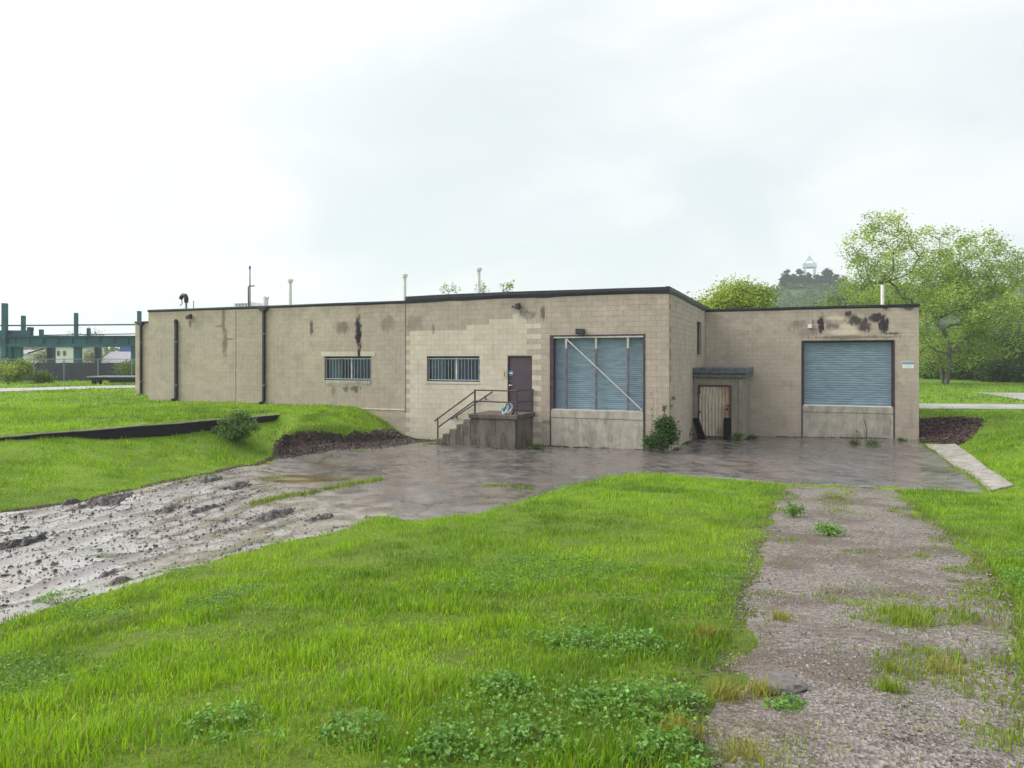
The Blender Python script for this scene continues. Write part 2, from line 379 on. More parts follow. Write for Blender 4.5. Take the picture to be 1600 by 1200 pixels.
M['trailer'] = simple('rusty_black_steel', srgb(40, 34, 48), .6, .4, 2)
M['houseW'] = simple('white_siding', (.72, .72, .70), .7, .1, .3)
M['houseG'] = simple('grey_shingle', srgb(150, 146, 156), .8, .2, .5)
M['houseB'] = simple('blue_metal_siding', srgb(24, 66, 168), .5, .15, .3)
M['houseD'] = simple('dark_slate_roof', srgb(70, 74, 92), .7, .2, .3)
M['pane'] = simple('far_window_pane', (.06, .07, .09), .2, .2, 2)
M['tower'] = simple('pale_tower_steel', srgb(196, 208, 214), .6, .1, .2)
M['bark'] = simple('bark', (.115, .095, .08), .9, .4, 5, .5, dark=(.05, .042, .038), sc=(3, 3, .5))
M['bark_grey'] = simple('grey_bark', (.17, .15, .13), .9, .4, 4, .5, dark=(.055, .048, .042), sc=(3, 3, .4))
M['twig'] = simple('green_stem', (.10, .13, .05), .8, .3, 8)
def foliage(name, trans=.35, rough=.5, spec=.35):
    b = NB(name); c = b.attr('Col').outputs['Color']
    b.done(c, rough, spec)
    t = b.n('ShaderNodeBsdfTranslucent'); b.l(b.mix(1, c, (1.0, 1.0, .55), 'MULTIPLY'), t.inputs['Color'])
    m = b.n('ShaderNodeMixShader'); m.inputs[0].default_value = trans
    o = b.t.nodes['Material Output']; b.l(b.b.outputs[0], m.inputs[1]); b.l(t.outputs[0], m.inputs[2]); b.l(m.outputs[0], o.inputs['Surface'])
    return b.mat
M['leaf'] = foliage('leaves'); M['grass'] = foliage('grass_blades', .45, .4, .4)
def colmat(name, rough=.8, spec=.4, bump=.0):
    b = NB(name); n = b.noise(60, 3); cc = b.mix(1, b.attr('Col').outputs['Color'], b.mix(b.map(n, .3, .7), (.7, .7, .7), (1.15, 1.15, 1.15)), 'MULTIPLY')
    return b.done(cc, rough, spec)
M['stone'] = colmat('gravel_stones', .75, .35); M['clod'] = colmat('wet_mud_clods', .55, .4); M['chip'] = colmat('bark_chips', .75, .3)

def ground_mat():
    b = NB('soil_and_turf'); n = b.noise(.6, 5, .6); f = b.noise(14, 5, .7); d = b.attr('dirt').outputs['Fac']
    g = b.mix(b.map(n, .3, .7), (.12, .21, .016), (.20, .33, .02))
    g = b.mix(b.map(f, .45, .7, 0, .55), g, (.055, .06, .024))
    d0 = b.n('ShaderNodeVectorMath', operation='DISTANCE'); b.l(b.pos, d0.inputs[0]); d0.inputs[1].default_value = (5, -25, 1.4); thatch = b.mix(b.map(b.noise(6, 5, .7), .35, .65), (.08, .085, .025), (.15, .18, .035)); g = b.mix(b.map(d0.outputs['Value'], 16, 8, 0, .4), g, thatch)
    far = b.mix(b.map(b.noise(.05, 4), .35, .65), (.105, .20, .022), (.15, .25, .03))
    dist = b.n('ShaderNodeVectorMath', operation='DISTANCE'); b.l(b.pos, dist.inputs[0]); dist.inputs[1].default_value = (2, -10, 0)
    g = b.mix(b.map(dist.outputs['Value'], 35, 75, 0, 1), g, far)
    soil = b.mix(b.map(b.noise(5, 6, .7), .3, .7), (.035, .022, .021), (.095, .062, .055))
    edge = b.map(b.math('ADD', d, b.math('MULTIPLY_ADD', f, .6, -.3)), .42, .6)
    b.bump(b.math('ADD', f, b.noise(50, 4, .7)), .8, .05)
    return b.done(b.mix(edge, g, soil), .9, .25)
M['ground'] = ground_mat()
def yard_mat():
    """one material for the asphalt apron and the silt-covered road that runs into it"""
    b = NB('wet_asphalt_and_silt'); x = b.xyz()
    rot = b.n('ShaderNodeMapping'); rot.inputs['Rotation'].default_value = (0, 0, -math.atan2(.83, -.55)); b.l(b.pos, rot.inputs['Vector']); rv = rot.outputs[0]
    streak = b.noise(1.1, 5, .6, (.22, 1.5, 1), 0, rv); big = b.noise(.28, 4, .55); mid = b.noise(1.6, 6, .65, dist=.4); fine = b.noise(60, 4, .7); grit = b.noise(22, 5, .75)
    wat = b.attr('water').outputs['Fac']; rut = b.attr('rut').outputs['Fac']
    # how far the silt has been carried over the asphalt: most on the road to the left
    reach = b.math('MULTIPLY_ADD', b.math('ADD', b.math('MULTIPLY', x[0], -.6), b.math('MULTIPLY', x[1], -.8)), .20, -1.95)
    s = b.math('ADD', reach, b.math('MULTIPLY_ADD', mid, .9, -.45)); silt = b.map(b.math('ADD', s, b.math('MULTIPLY_ADD', streak, .8, -.4)), .45, 1.0)
    asp = b.mix(b.map(b.math('ADD', b.math('MULTIPLY', mid, .6), b.math('MULTIPLY', streak, .5)), .38, .72), (.075, .067, .068), (.19, .17, .17))
    asp = b.mix(b.map(b.noise(.7, 6, .7, dist=.6, off=(5, 3, 0)), .46, .62, 0, .75), asp, (.155, .118, .096))
    asp = b.mix(b.map(grit, .62, .72, 0, .5), asp, (.22, .205, .20))
    wv = b.n('ShaderNodeVectorMath', operation='ADD'); nv = b.n('ShaderNodeTexNoise'); nv.inputs['Scale'].default_value = 1.4; nv.inputs['Detail'].default_value = 5; b.l(b.pos, nv.inputs['Vector']); sc_ = b.n('ShaderNodeVectorMath', operation='SCALE'); sc_.inputs['Scale'].default_value = 1.1; b.l(nv.outputs['Color'], sc_.inputs[0]); b.l(b.pos, wv.inputs[0]); b.l(sc_.outputs[0], wv.inputs[1])
    vo = b.n('ShaderNodeTexVoronoi', feature='DISTANCE_TO_EDGE'); vo.inputs['Scale'].default_value = .42; b.l(wv.outputs[0], vo.inputs['Vector'])
    crack = b.math('MULTIPLY', b.map(vo.outputs['Distance'], .016, .004), b.map(b.noise(.7, 3, .5, off=(3, 8, 1)), .42, .52)); asp = b.mix(b.math('MULTIPLY', crack, .85), asp, (.018, .017, .014))
    asp = b.mix(b.map(b.noise(2.6, 5, .65, (.12, 1.6, 1), .2, rv), .6, .7, 0, .6), asp, (.045, .034, .032))
    mud = b.mix(b.map(mid, .3, .7), (.20, .168, .145), (.33, .29, .262))
    mud = b.mix(b.map(grit, .54, .66, 0, .8), mud, (.40, .37, .345)); mud = b.mix(b.map(grit, .46, .34, 0, .7), mud, (.075, .062, .060)); mud = b.mix(b.map(b.math('ADD', rut, b.math('MULTIPLY_ADD', mid, .4, -.2)), .60, .85, 0, .7), mud, (.085, .068, .064))
    cc = b.mix(silt, asp, mud); cc = b.mix(b.attr('brown').outputs['Fac'], cc, (.21, .155, .095))
    wet = b.map(b.math('ADD', b.math('MULTIPLY', big, .6), b.math('MULTIPLY', mid, .5)), .42, .66)
    r = b.math('MULTIPLY_ADD', wet, .26, b.math('MULTIPLY_ADD', silt, -.03, .15)); r = b.math('MULTIPLY', r, b.math('SUBTRACT', 1, b.math('MULTIPLY', wat, .93)))
    h = b.math('ADD', b.math('MULTIPLY', fine, .35), b.math('MULTIPLY', grit, .7)); h = b.math('MULTIPLY', h, b.math('SUBTRACT', 1, wat))
    b.bump(b.math('ADD', h, b.math('MULTIPLY', b.math('MULTIPLY', b.noise(7, 5, .7, (.6, 1.8, 1), .3, rv), silt), .6)), .42, .014)
    b.l(b.math('MULTIPLY', b.map(b.math('ADD', mid, b.math('MULTIPLY_ADD', streak, .6, -.3)), .62, .42), b.math('MULTIPLY_ADD', silt, .55, .3)), b.b.inputs['Coat Weight']); b.b.inputs['Coat Roughness'].default_value = .09
    return b.done(cc, r, .6)
M['yard'] = yard_mat()
def gravel_mat():
    b = NB('crushed_gravel'); n = b.noise(.9, 5, .6); f = b.noise(70, 3, .7); v = b.n('ShaderNodeTexVoronoi'); v.inputs['Scale'].default_value = 42; b.l(b.pos, v.inputs['Vector'])
    tone = b.n('ShaderNodeSeparateColor'); b.l(v.outputs['Color'], tone.inputs[0])
    cc = b.mix(tone.outputs[0], (.10, .084, .075), (.33, .285, .26))
    cc = b.mix(b.map(n, .45, .62, 0, .7), cc, (.095, .068, .05)); cc = b.mix(b.map(b.noise(3.3, 5, .7), .56, .70, 0, .65), cc, (.10, .11, .035))
    b.bump(b.math('ADD', v.outputs['Distance'], b.math('MULTIPLY', f, .4)), .9, .02)
    return b.done(cc, .72, .4)
M['gravel'] = gravel_mat()
M['farroad'] = simple('pale_far_road', (.36, .35, .345), .5, .2, .5)

# ================================================================== THE GROUND
def axis(a, b, h, lo, hi, g=1.16):
    core = list(np.arange(a, b + h / 2, h)); l = []; r = []; s = h; x = a
    while x > lo: s *= g; x -= s; l.append(x)
    s = h; x = core[-1]
    while x < hi: s *= g; x += s; r.append(x)
    return np.array(l[::-1] + core + r)
APRON = gpoly([(425, 717), (500, 707), (560, 701), (640, 692), (680, 693)]) + [(-8.6, .1), (-.05, .1), (-.05, 10.12), (9.12, 10.12)] + \
    gpoly([(1443, 697), (1495, 733), (1546, 770), (1470, 766), (1400, 763), (1310, 759), (1220, 757), (1160, 750), (1100, 746), (1040, 741), (1000, 740), (960, 745), (930, 752), (890, 762), (860, 769), (820, 782), (780, 795), (740, 804), (700, 809), (640, 813), (592, 808)])
ROAD = gpoly([(425, 717), (370, 730), (300, 744), (230, 760), (150, 779), (80, 790), (0, 800), (-110, 822), (-330, 880)]) + \
    gpoly([(-330, 1080), (-110, 1010), (0, 978), (60, 960), (110, 945), (200, 917), (300, 889), (360, 870), (430, 852), (500, 838), (545, 826), (592, 808)])
DRIVE = gpoly([(1222, 758), (1203, 790), (1190, 830), (1172, 870), (1155, 930), (1138, 1000), (1100, 1060), (1078, 1110), (1085, 1200)]) + [(4.9, -25.6), (5.2, -31), (10.5, -31), (9.6, -24)] + \
    gpoly([(1720, 1200), (1640, 1060), (1603, 980), (1575, 920), (1535, 872), (1480, 828), (1430, 790), (1402, 764), (1310, 760)])
STRIP = gpoly([(1443, 696), (1493, 695), (1508, 705), (1530, 725), (1585, 761), (1548, 771), (1546.5, 770), (1495, 733)])
DIRT = gpoly([(424, 718), (428, 690), (450, 680), (470, 672), (500, 672), (540, 680), (580, 677), (612, 670), (650, 686), (690, 690), (640, 695), (560, 703), (500, 709)])
MULCH = gpoly([(1437, 692), (1437, 658), (1470, 655), (1510, 655), (1536, 658), (1528, 672), (1510, 690), (1500, 696)])
FARROAD = gpoly([(-200, 612), (0, 607.5), (120, 604.5), (240, 602), (260, 605), (120, 608.5), (0, 612.5), (-200, 620)])
BACKROAD = gpoly([(1425, 631), (1600, 632), (1760, 633), (1760, 641), (1600, 640), (1425, 639)])
SPURROAD = gpoly([(1520, 613.6), (1600, 614.5), (1760, 615), (1760, 626), (1640, 628), (1595, 625), (1560, 619)])

GX = axis(-19, 14.5, .125, -640, 640); GY = axis(-26.5, 2, .125, -200, 640)
gx, gy = np.meshgrid(GX, GY); P = np.stack([gx.ravel(), gy.ravel()], 1); Z = height(P)
dirt = np.zeros(len(P)); core = (P[:, 0] > -20) & (P[:, 0] < 16) & (P[:, 1] < 30); idx = np.where(core)[0]; Q = P[idx]
nz_ = fbm(Q[:, 0] * 2.2, Q[:, 1] * 2.2, 5) - .5
for poly, dep in ((APRON, .10), (ROAD, .16), (DRIVE, .10), (STRIP, .08)):
    ins = inpoly(Q, poly); ds, _, _ = segdist(Q, poly + [poly[0]])
    Z[idx] -= np.where(ins, dep * np.clip((ds - .18) / .35, 0, 1), 0)
dsd, _, _ = segdist(Q, DIRT + [DIRT[0]]); ind = inpoly(Q, DIRT); sdd = np.where(ind, dsd, -dsd)
dirt[idx] = np.maximum(sstep(-.25, .25, sdd), 0)
dse, _, _ = segdist(Q, ROAD[:8]); dirt[idx] = np.maximum(dirt[idx], .75 * (1 - sstep(.05, .3, dse)))
dsr, _, _ = segdist(Q, DRIVE + [DRIVE[0]]); dirt[idx] = np.maximum(dirt[idx], .5 * (1 - sstep(.1, .6, dsr + .8 * nz_))); dsp = fbm(Q[:, 0] * 1.6 + 40, Q[:, 1] * 1.6, 66);  dsm = inpoly(Q, MULCH); dirt[idx] = np.maximum(dirt[idx], dsm * 1.)
Z[idx] += nz_ * np.where((dirt[idx] > .3) & (Q[:, 1] > -10), .16, .05) * np.clip(1.2 - np.abs(Q[:, 1] - 0) * 0, 0, 1)
nx, ny = len(GX), len(GY); I = np.arange(nx * ny).reshape(ny, nx)
F = np.stack([I[:-1, :-1].ravel(), I[:-1, 1:].ravel(), I[1:, 1:].ravel(), I[1:, :-1].ravel()], 1)
np_obj('ground', np.column_stack([P, Z]), F, M['ground'], smooth=True, attrs={'dirt': dirt}, kind='structure')

def sheet(name, poly, h, off, m, extra=None, wob=.06, seed=0, attrs=None, sink=None, keep=()):
    """a surface that follows the terrain inside a world-space outline, with a slightly ragged rim"""
    poly = [np.array(p) for p in poly]; rim = []
    for i in range(len(poly)):
        a, b = poly[i], poly[(i + 1) % len(poly)]; d = b - a; n = max(1, int(np.linalg.norm(d) / max(h, .15)))
        nn = np.array([d[1], -d[0]]) / max(np.linalg.norm(d), 1e-6); amp = 0 if i in keep else wob
        for k in range(n):
            q = a + d * k / n; rim.append(q + (nn * (vnoise(q[0] * 2.5, q[1] * 2.5, seed) - .5) * 2 * amp if k else 0))
    rim = np.array(rim); lo, hi = rim.min(0), rim.max(0)
    gx, gy = np.meshgrid(np.arange(lo[0], hi[0], h), np.arange(lo[1], hi[1], h)); G = np.stack([gx.ravel(), gy.ravel()], 1)
    G += rng.uniform(-.25, .25, G.shape) * h
    G = G[inpoly(G, [tuple(r) for r in rim])]; ds, _, _ = segdist(G, [tuple(r) for r in rim] + [tuple(rim[0])]); G = G[ds > h * .45]
    vs_ = [Vector(p) for p in rim] + [Vector(p) for p in G]; n = len(rim)
    r = delaunay_2d_cdt(vs_, [(i, (i + 1) % n) for i in range(n)], [], 1, 1e-4)
    V = np.array([(v.x, v.y) for v in r[0]]); T = np.array([f for f in r[2] if len(f) == 3], np.int32)
    ctr = V[T].mean(1); T = T[inpoly(ctr, [tuple(p) for p in rim])]
    a, b, c = V[T[:, 0]], V[T[:, 1]], V[T[:, 2]]
    fl = ((b - a)[:, 0] * (c - a)[:, 1] - (b - a)[:, 1] * (c - a)[:, 0]) < 0; T[fl] = T[fl][:, ::-1]
    z = height(V) + off; ds, _, _ = segdist(V, [tuple(p) for p in rim] + [tuple(rim[0])])
    at = {}
    if extra: dz, at = extra(V, ds); z = z + dz
    if sink: ds2, _, _ = segdist(V, sink); z = z - (off + .02) * (1 - np.clip(ds2 / .14, 0, 1))
    return np_obj(name, np.column_stack([V, z]), T, m, smooth=True, attrs=at, kind='structure')

RD = (lambda v: v / np.linalg.norm(v))((ground_pt(350, 760) - ground_pt(0, 850))[:2])          # direction the wheels ran
PUDDLE = ground_pt(478, 749); _vm = float(ground_pt(120, 850)[:2] @ np.array([-RD[1], RD[0]])); RUTS = [(_vm + dv, ph, dp) for dv, ph, dp in ((-2.6, .3, .05), (-1.9, 1.2, .07), (-1.35, 2.2, .06), (-.75, 3.1, .075), (-.1, 4.4, .07), (.5, .8, .06), (1.05, 2.7, .075), (1.7, 5.1, .06), (2.3, 1.9, .05), (2.9, 3.6, .05))]
def mudness(P): return sstep(12.9, 15.4, -.8 * P[:, 1] - .6 * P[:, 0])
def puddle_d(V):
    d = V[:, :2] - PUDDLE[:2]; return np.hypot((d @ np.array([cY, sY])) / 1.25, (d @ np.array([-sY, cY])) / .95) + .5 * (fbm(V[:, 0] * 3.5, V[:, 1] * 3.5, 25, 3) - .5)
def road_relief(V, ds):
    u = V @ RD; v = V @ np.array([-RD[1], RD[0]]); v2 = v + .35 * np.sin(u * .25)
    rut = .62 * vnoise(u * .22, v2 * 2.9, 21) + .38 * fbm(u * .7, v2 * 6, 22, 3)
    lump = fbm(V[:, 0] * 3.5, V[:, 1] * 3.5, 25, 3); groove = 0
    for v0, ph, dp in RUTS:
        dv = v - v0 - .22 * np.sin(u * .33 + ph) - .10 * np.sin(u * .9 + ph * 2); on = sstep(.25, .6, vnoise(u * .3 + ph * 7, np.full(len(u), v0), 29) + .25)
        groove = groove + on * dp * .62 * (-np.exp(-(dv / .15) ** 2) + .55 * np.exp(-((np.abs(dv) - .29) / .10) ** 2))
    left = mudness(V)
    fine_ = fbm(u * 2.2, v2 * 9, 27, 3); z = ((rut - .5) * .07 + groove + (lump - .5) * .025 + (fine_ - .5) * .02) * left
    lev = -.014 - .025 * (1 - left)
    pd = puddle_d(V)
    wat = sstep(.012, -.008, z - lev) * left * .95; z = np.where((z < lev) & (left > .5), lev, z)
    in_p = sstep(1.05, .92, pd); wat = np.maximum(wat, in_p * .8); z = z * (1 - in_p)
    z = z * np.clip(ds / .3, 0, 1)
    return z, {'water': wat, 'brown': in_p, 'rut': np.clip(.5 + (z / .12), 0, 1) * left}
sheet('mud_road', ROAD, .065, .02, M['yard'], road_relief, .07, 3, sink=ROAD, keep=(len(ROAD) - 1,))
def apron_relief(V, ds):
    z = (fbm(V[:, 0] * .6, V[:, 1] * .6, 31) - .5) * .03
    pd = puddle_d(V)
    low = fbm(V[:, 0] * .5, V[:, 1] * .9, 33); wat = sstep(.36, .30, low) * .5 * np.clip(ds / .6, 0, 1)
    return z * np.clip(ds / .3, 0, 1), {'water': np.maximum(wat, sstep(1.05, .92, pd)), 'brown': sstep(1.05, .92, pd), 'rut': np.zeros(len(V))}
sheet('loading_apron', APRON, .16, .02, M['yard'], apron_relief, .05, 4, sink=APRON[10:], keep=(len(APRON) - 1, 4, 5, 6, 7, 8))
sheet('gravel_drive', DRIVE, .2, .012, M['gravel'], lambda V, ds: ((fbm(V[:, 0] * 1.2, V[:, 1] * 1.2, 41) - .5) * .07 * np.clip(ds / .4, 0, 1), {}), .05, 5, sink=DRIVE + [DRIVE[0]])
sheet('far_gravel_road', FARROAD, 1.2, .03, M['farroad'], None, .1, 6)
sheet('back_road', BACKROAD, 1.2, .03, M['farroad'], None, .1, 7)
sheet('spur_road', SPURROAD, 1.5, .03, M['farroad'], None, .1, 8)

# pale concrete strip beside the apron: three cast slabs with open joints
strip = thing('concrete_strip', (*STRIP[0], hz(*STRIP[0])), 'pale concrete edge strip between the asphalt apron and the right grass mound', 'pavement')
L0 = [np.array(STRIP[0]), np.array(STRIP[7]), np.array(STRIP[6])]; R0 = [np.array(STRIP[1]), np.array(STRIP[3]), np.array(STRIP[4])]
def along(a, t): return a[0] + (a[1] - a[0]) * t * 2 if t < .5 else a[1] + (a[2] - a[1]) * (t - .5) * 2
for t0, t1 in ((0.0, .325), (.332, .66), (.667, .99)):
    mb = MB(); q = [along(L0, t0), along(R0, t0), along(R0, (t0 + t1) / 2), along(R0, t1), along(L0, t1), along(L0, (t0 + t1) / 2)]
    q[0] = q[0] * .97 + q[1] * .03; q[4] = q[4] * .97 + q[3] * .03; q[5] = q[5] * .97 + q[2] * .03
    zt = [hz(*p) + .045 for p in q]; n = len(q)
    mb.add([(p[0], p[1], z) for p, z in zip(q, zt)] + [(p[0], p[1], z - .2) for p, z in zip(q, zt)], [tuple(range(n)), tuple(range(2 * n - 1, n - 1, -1))] + [(i, i + n, (i + 1) % n + n, (i + 1) % n) for i in range(n)])
    o = mb.obj('slab', M['strip'], strip, bevel=.012); o.matrix_parent_inverse = strip.matrix_world.inverted(); o.location = -strip.location

# low retaining wall along the upper lawn
rw = thing('retaining_wall', (WALL_0[0], WALL_0[1], .5), 'long low dark retaining wall holding up the left lawn', 'wall')
def ribbon(line, off0, off1, z0f, z1f, name, m, parent, seg=24, bev=0):
    a, b = np.array(line[0]), np.array(line[1]); d = (b - a) / np.linalg.norm(b - a); n = np.array([d[1], -d[0]]); mb = MB()
    rows = []
    for k in range(seg + 1):
        q = a + (b - a) * k / seg; rows.append([(*(q + n * off1), z0f(k / seg)), (*(q + n * off1), z1f(k / seg)), (*(q + n * off0), z1f(k / seg)), (*(q + n * off0), z0f(k / seg))])
    vs_ = [v for r in rows for v in r]; fs = []
    for k in range(seg):
        for j in range(4): fs.append((k * 4 + j, k * 4 + (j + 1) % 4, k * 4 + 4 + (j + 1) % 4, k * 4 + 4 + j))
    fs += [(0, 3, 2, 1), tuple(seg * 4 + j for j in range(4))]
    mb.add(vs_, fs); o = mb.obj(name, m, parent, bevel=bev); o.location = [-v for v in parent.location]; return o
wl = [WALL_0, WALL_B + _d * .15]
ribbon(wl, -.15, .13, lambda t: .15, lambda t: 1.17 + .01 * math.sin(t * 40), 'wall_face', simple('dark_stained_wall', srgb(28, 24, 36), .8, .45, 3, .5), rw)
ribbon(wl, -.17, .155, lambda t: 1.172 + .01 * math.sin(t * 40), lambda t: 1.196 + .01 * math.sin(t * 40), 'coping', M['stoop'], rw)

# ================================================================== THE WAREHOUSE
FLOOR = 1.2; TOP = 5.6; XL = -25.49; XJ = -10.85; XE = 9.14; YB = 21.0; BASE = -.8
bld = thing('warehouse', (0, 0, 0), 'long flat roofed warehouse of beige painted concrete block with loading docks', 'building')
WIN1 = (-14.94, -12.54, 2.30, 3.34); WIN2 = (-9.85, -7.47, 2.31, 3.34); DOOR = (-6.26, -5.24, FLOOR - .06, 3.36)
DOCK1 = (-4.51, -.86, BASE - 1, 4.13); DOCK2 = (4.35, 8.20, BASE - 1, 4.09); SLIT = (7.15, 8.7, 3.42, 4.93)
TH = .30
def cells(u0, u1, z0, z1, ops):
    us = sorted({u0, u1, *[min(max(v, u0), u1) for o in ops for v in o[:2]]}); zs = sorted({z0, z1, *[min(max(v, z0), z1) for o in ops for v in o[2:]]})
    return us, zs, lambda a, b, c, d: any(a >= o[0] - 1e-6 and b <= o[1] + 1e-6 and c >= o[2] - 1e-6 and d <= o[3] + 1e-6 for o in ops)
def wall_core(frame, u0, u1, z0, z1, ops, th=TH):
    us, zs, hole = cells(u0, u1, z0, z1, ops); mb = MB(); nu, nz = len(us) - 1, len(zs) - 1
    solid = [[not hole(us[i], us[i + 1], zs[j], zs[j + 1]) for j in range(nz)] for i in range(nu)]
    q = lambda u, d, z: frame(u, d, z)
    for i in range(nu):
        for j in range(nz):
            if not solid[i][j]: continue
            a, b, c, d = us[i], us[i + 1], zs[j], zs[j + 1]
            for dd in (.008, th): mb.add([q(a, dd, c), q(b, dd, c), q(b, dd, d), q(a, dd, d)], [(0, 1, 2, 3)])
            for ni, nj, e in ((i - 1, j, ((a, c), (a, d))), (i + 1, j, ((b, c), (b, d))), (i, j - 1, ((a, c), (b, c))), (i, j + 1, ((a, d), (b, d)))):
                if not (0 <= ni < nu and 0 <= nj < nz and solid[ni][nj]):
                    (ua, za), (ub, zb) = e; mb.add([q(ua, .008, za), q(ub, .008, zb), q(ub, th, zb), q(ua, th, za)], [(0, 1, 2, 3)])
    return mb
def subtract(rect, ops):
    out = [rect]
    for o in ops:
        nxt = []
        for a, b, c, d in out:
            if o[1] <= a or o[0] >= b or o[3] <= c or o[2] >= d: nxt.append((a, b, c, d)); continue
            if o[0] > a: nxt.append((a, o[0], c, d))
            if o[1] < b: nxt.append((o[1], b, c, d))
            m0, m1 = max(a, o[0]), min(b, o[1])
            if o[2] > c: nxt.append((m0, m1, c, o[2]))
            if o[3] < d: nxt.append((m0, m1, o[3], d))
        out = nxt
    return [r for r in out if r[1] - r[0] > .03 and r[3] - r[2] > .03]
ff = lambda Y: (lambda u, d, z: (u, Y + d, z))        # wall facing the camera: u runs along x
fs_ = lambda X: (lambda u, d, z: (X - d, u, z))       # wall facing +x: u runs along y
fl_ = lambda X: (lambda u, d, z: (X + d, u, z))       # wall facing -x
def cream_at(x, z):
    if not (XJ < x < -5.02): return False
    k = int(math.floor(z / .2 + .01)); tooth = .2 if k % 2 else 0
    if x > -5.22 - tooth + .0: return z < 4.9 and k % 2 == 0 and x < -5.02
    if x < XJ + .2: return k % 2 == 0 and z < 4.3
    top = 4.35 + (.2 if x > -8.2 else 0) + (.2 if x > -7.0 else 0) + (.2 if -6.2 < x else 0)
    return z < top - .02
BLOCKS = []    # (wall, frame, u0, u1, z0, z1)
def make_wall(name, frame, u0, u1, ops, z_from=BASE, z_to=TOP, stag=0, label=None, trim=None):
    core = wall_core(frame, u0, u1, BASE, z_to, ops).obj(name, M['mortar'], bld)
    for k in range(int(round((z_from + 2) / .2)), int(round((z_to + 2) / .2))):
        z = k * .2 - 2; u = u0 - (.2 if (k + stag) % 2 else 0)
        while u < u1 - 1e-6:
            for a, b, c, d in subtract((max(u, u0), min(u + .4, u1), z, z + .2), ops): BLOCKS.append((core, frame, a, b, c, d))
            u += .4
    return core
w_left = make_wall('wall', ff(0), XL, XJ, [WIN1], -.4)
w_mid = make_wall('wall', ff(0), XJ, 0, [WIN2, DOOR, DOCK1], -.4)
w_side = make_wall('wall', fs_(0), .19, YR + .02, [(SLIT[0], SLIT[1], SLIT[2], SLIT[3])], -.6)
w_right = make_wall('wall', ff(YR), 0.01, XE, [DOCK2], -.8)
w_far = make_wall('wall', ff(3.0), -30.0, XL + .01, [], 1.0, 5.3)
for nm_, fr, u0, u1, zt in (('wall', fl_(XL), TH, 3.0, TOP), ('wall', fs_(XE), YR + TH, YB, TOP), ('wall', fl_(-30.0), 3.31, YB, 5.3)):
    wall_core(fr, u0, u1, BASE, zt, []).obj(nm_, M['taupe'], bld)
mb = MB(); mb.box(-29.7, XE - TH, YB - .3, YB, BASE, 5.28); mb.obj('wall', M['taupe'], bld)

def block_geo(w, h, c=.0016, dp=.012):
    """front face with slightly sloped arrises, back left open inside the wall"""
    v = [(0, dp, 0), (w, dp, 0), (w, dp, h), (0, dp, h), (c, 0, c), (w - c, 0, c), (w - c, 0, h - c), (c, 0, h - c)]
    return v, [(4, 5, 6, 7), (0, 1, 5, 4), (1, 2, 6, 5), (2, 3, 7, 6), (3, 0, 4, 7)]
JT = .0022
info = []
for i, (core, frame, a, b, c, d) in enumerate(BLOCKS):
    ctr = np.array(frame((a + b) / 2, 0, (c + d) / 2)); v = ctr - CAM; n = np.array(frame(0, -1, 0)) - np.array(frame(0, 0, 0))
    dist = np.linalg.norm(v); info.append(-(v @ n) / dist * (b - a) * (d - c) / dist ** 2 if depth(ctr) > 0 else 0)
hid = [(-8.6, -5.0, -.5, 1.15), (0, 2.2, 0, 0)]
order = np.argsort(-np.array(info)); picked = set()
for i in order:
    core, frame, a, b, c, d = BLOCKS[i]
    if len(picked) >= 300: break
    if c < .15 or (core is w_mid and a < -5 and c < 1.3): continue
    picked.add(int(i))
cache = {}; rest = {}
for i, (core, frame, a, b, c, d) in enumerate(BLOCKS):
    ti = random.random(); mat_i = 0
    if core is w_mid and cream_at((a + b) / 2, (c + d) / 2): mat_i = 1
    JT = .0036 if core is w_side else .002 if (core is w_mid and a > -5.1) else .0011; a2, b2, c2, d2 = a + JT, b - JT, c + JT, d - JT; pr = random.choice((0, 0, .001, .002))
    if i in picked:
        facing = 's' if core is w_side else 'f'; key = (round(b2 - a2, 3), round(d2 - c2, 3), mat_i, int(ti * 4), facing)
        if key not in cache:
            v, f = block_geo(b2 - a2, d2 - c2); v = [frame(x, y, z) for x, y, z in v]; o0 = frame(0, 0, 0); v = [(p[0] - o0[0], p[1] - o0[1], p[2]) for p in v]
            mb = MB(); mb.add(v, f); me = mb.mesh('concrete_block', M['cream'] if mat_i else M['taupe'])
            at = me.attributes.new('tint', 'FLOAT', 'POINT'); at.data.foreach_set('value', np.full(len(me.vertices), (key[3] + .5) / 4, np.float32)); cache[key] = me
        o = bpy.data.objects.new('concrete_block', cache[key]); o.location = frame(a2, -pr, c2); link(o, core)
    else:
        V_, F_, T_, MI = rest.setdefault(core.name, ([], [], [], [])); v, f = block_geo(b2 - a2, d2 - c2); base = len(V_)
        V_ += [frame(a2 + x, y - pr, c2 + z) for x, y, z in v]; F_ += [tuple(k + base for k in q) for q in f]; T_ += [ti] * 8; MI += [mat_i] * 5
for core in (w_left, w_mid, w_side, w_right, w_far):
    if core.name in rest:
        V_, F_, T_, MI = rest[core.name]; fl = np.array(F_)
        # outward normals
        vv = np.array(V_); nrm = np.cross(vv[fl[0, 1]] - vv[fl[0, 0]], vv[fl[0, 2]] - vv[fl[0, 0]]); outw = np.array([1, 0, 0]) if core is w_side else np.array([0, -1, 0])
        if nrm @ outw < 0: fl = fl[:, ::-1]
        np_obj('concrete_blocks', V_, fl, [M['taupe'], M['cream']], None, core, attrs={'tint': T_}, mi=MI, kind='stuff')

# corner blocks at the arris of the centre volume are closed by the front wall's end
mb = MB(); mb.box(-.31, -.004, .012, .19, BASE, TOP); mb.obj('corner_fill', M['taupe'], bld)
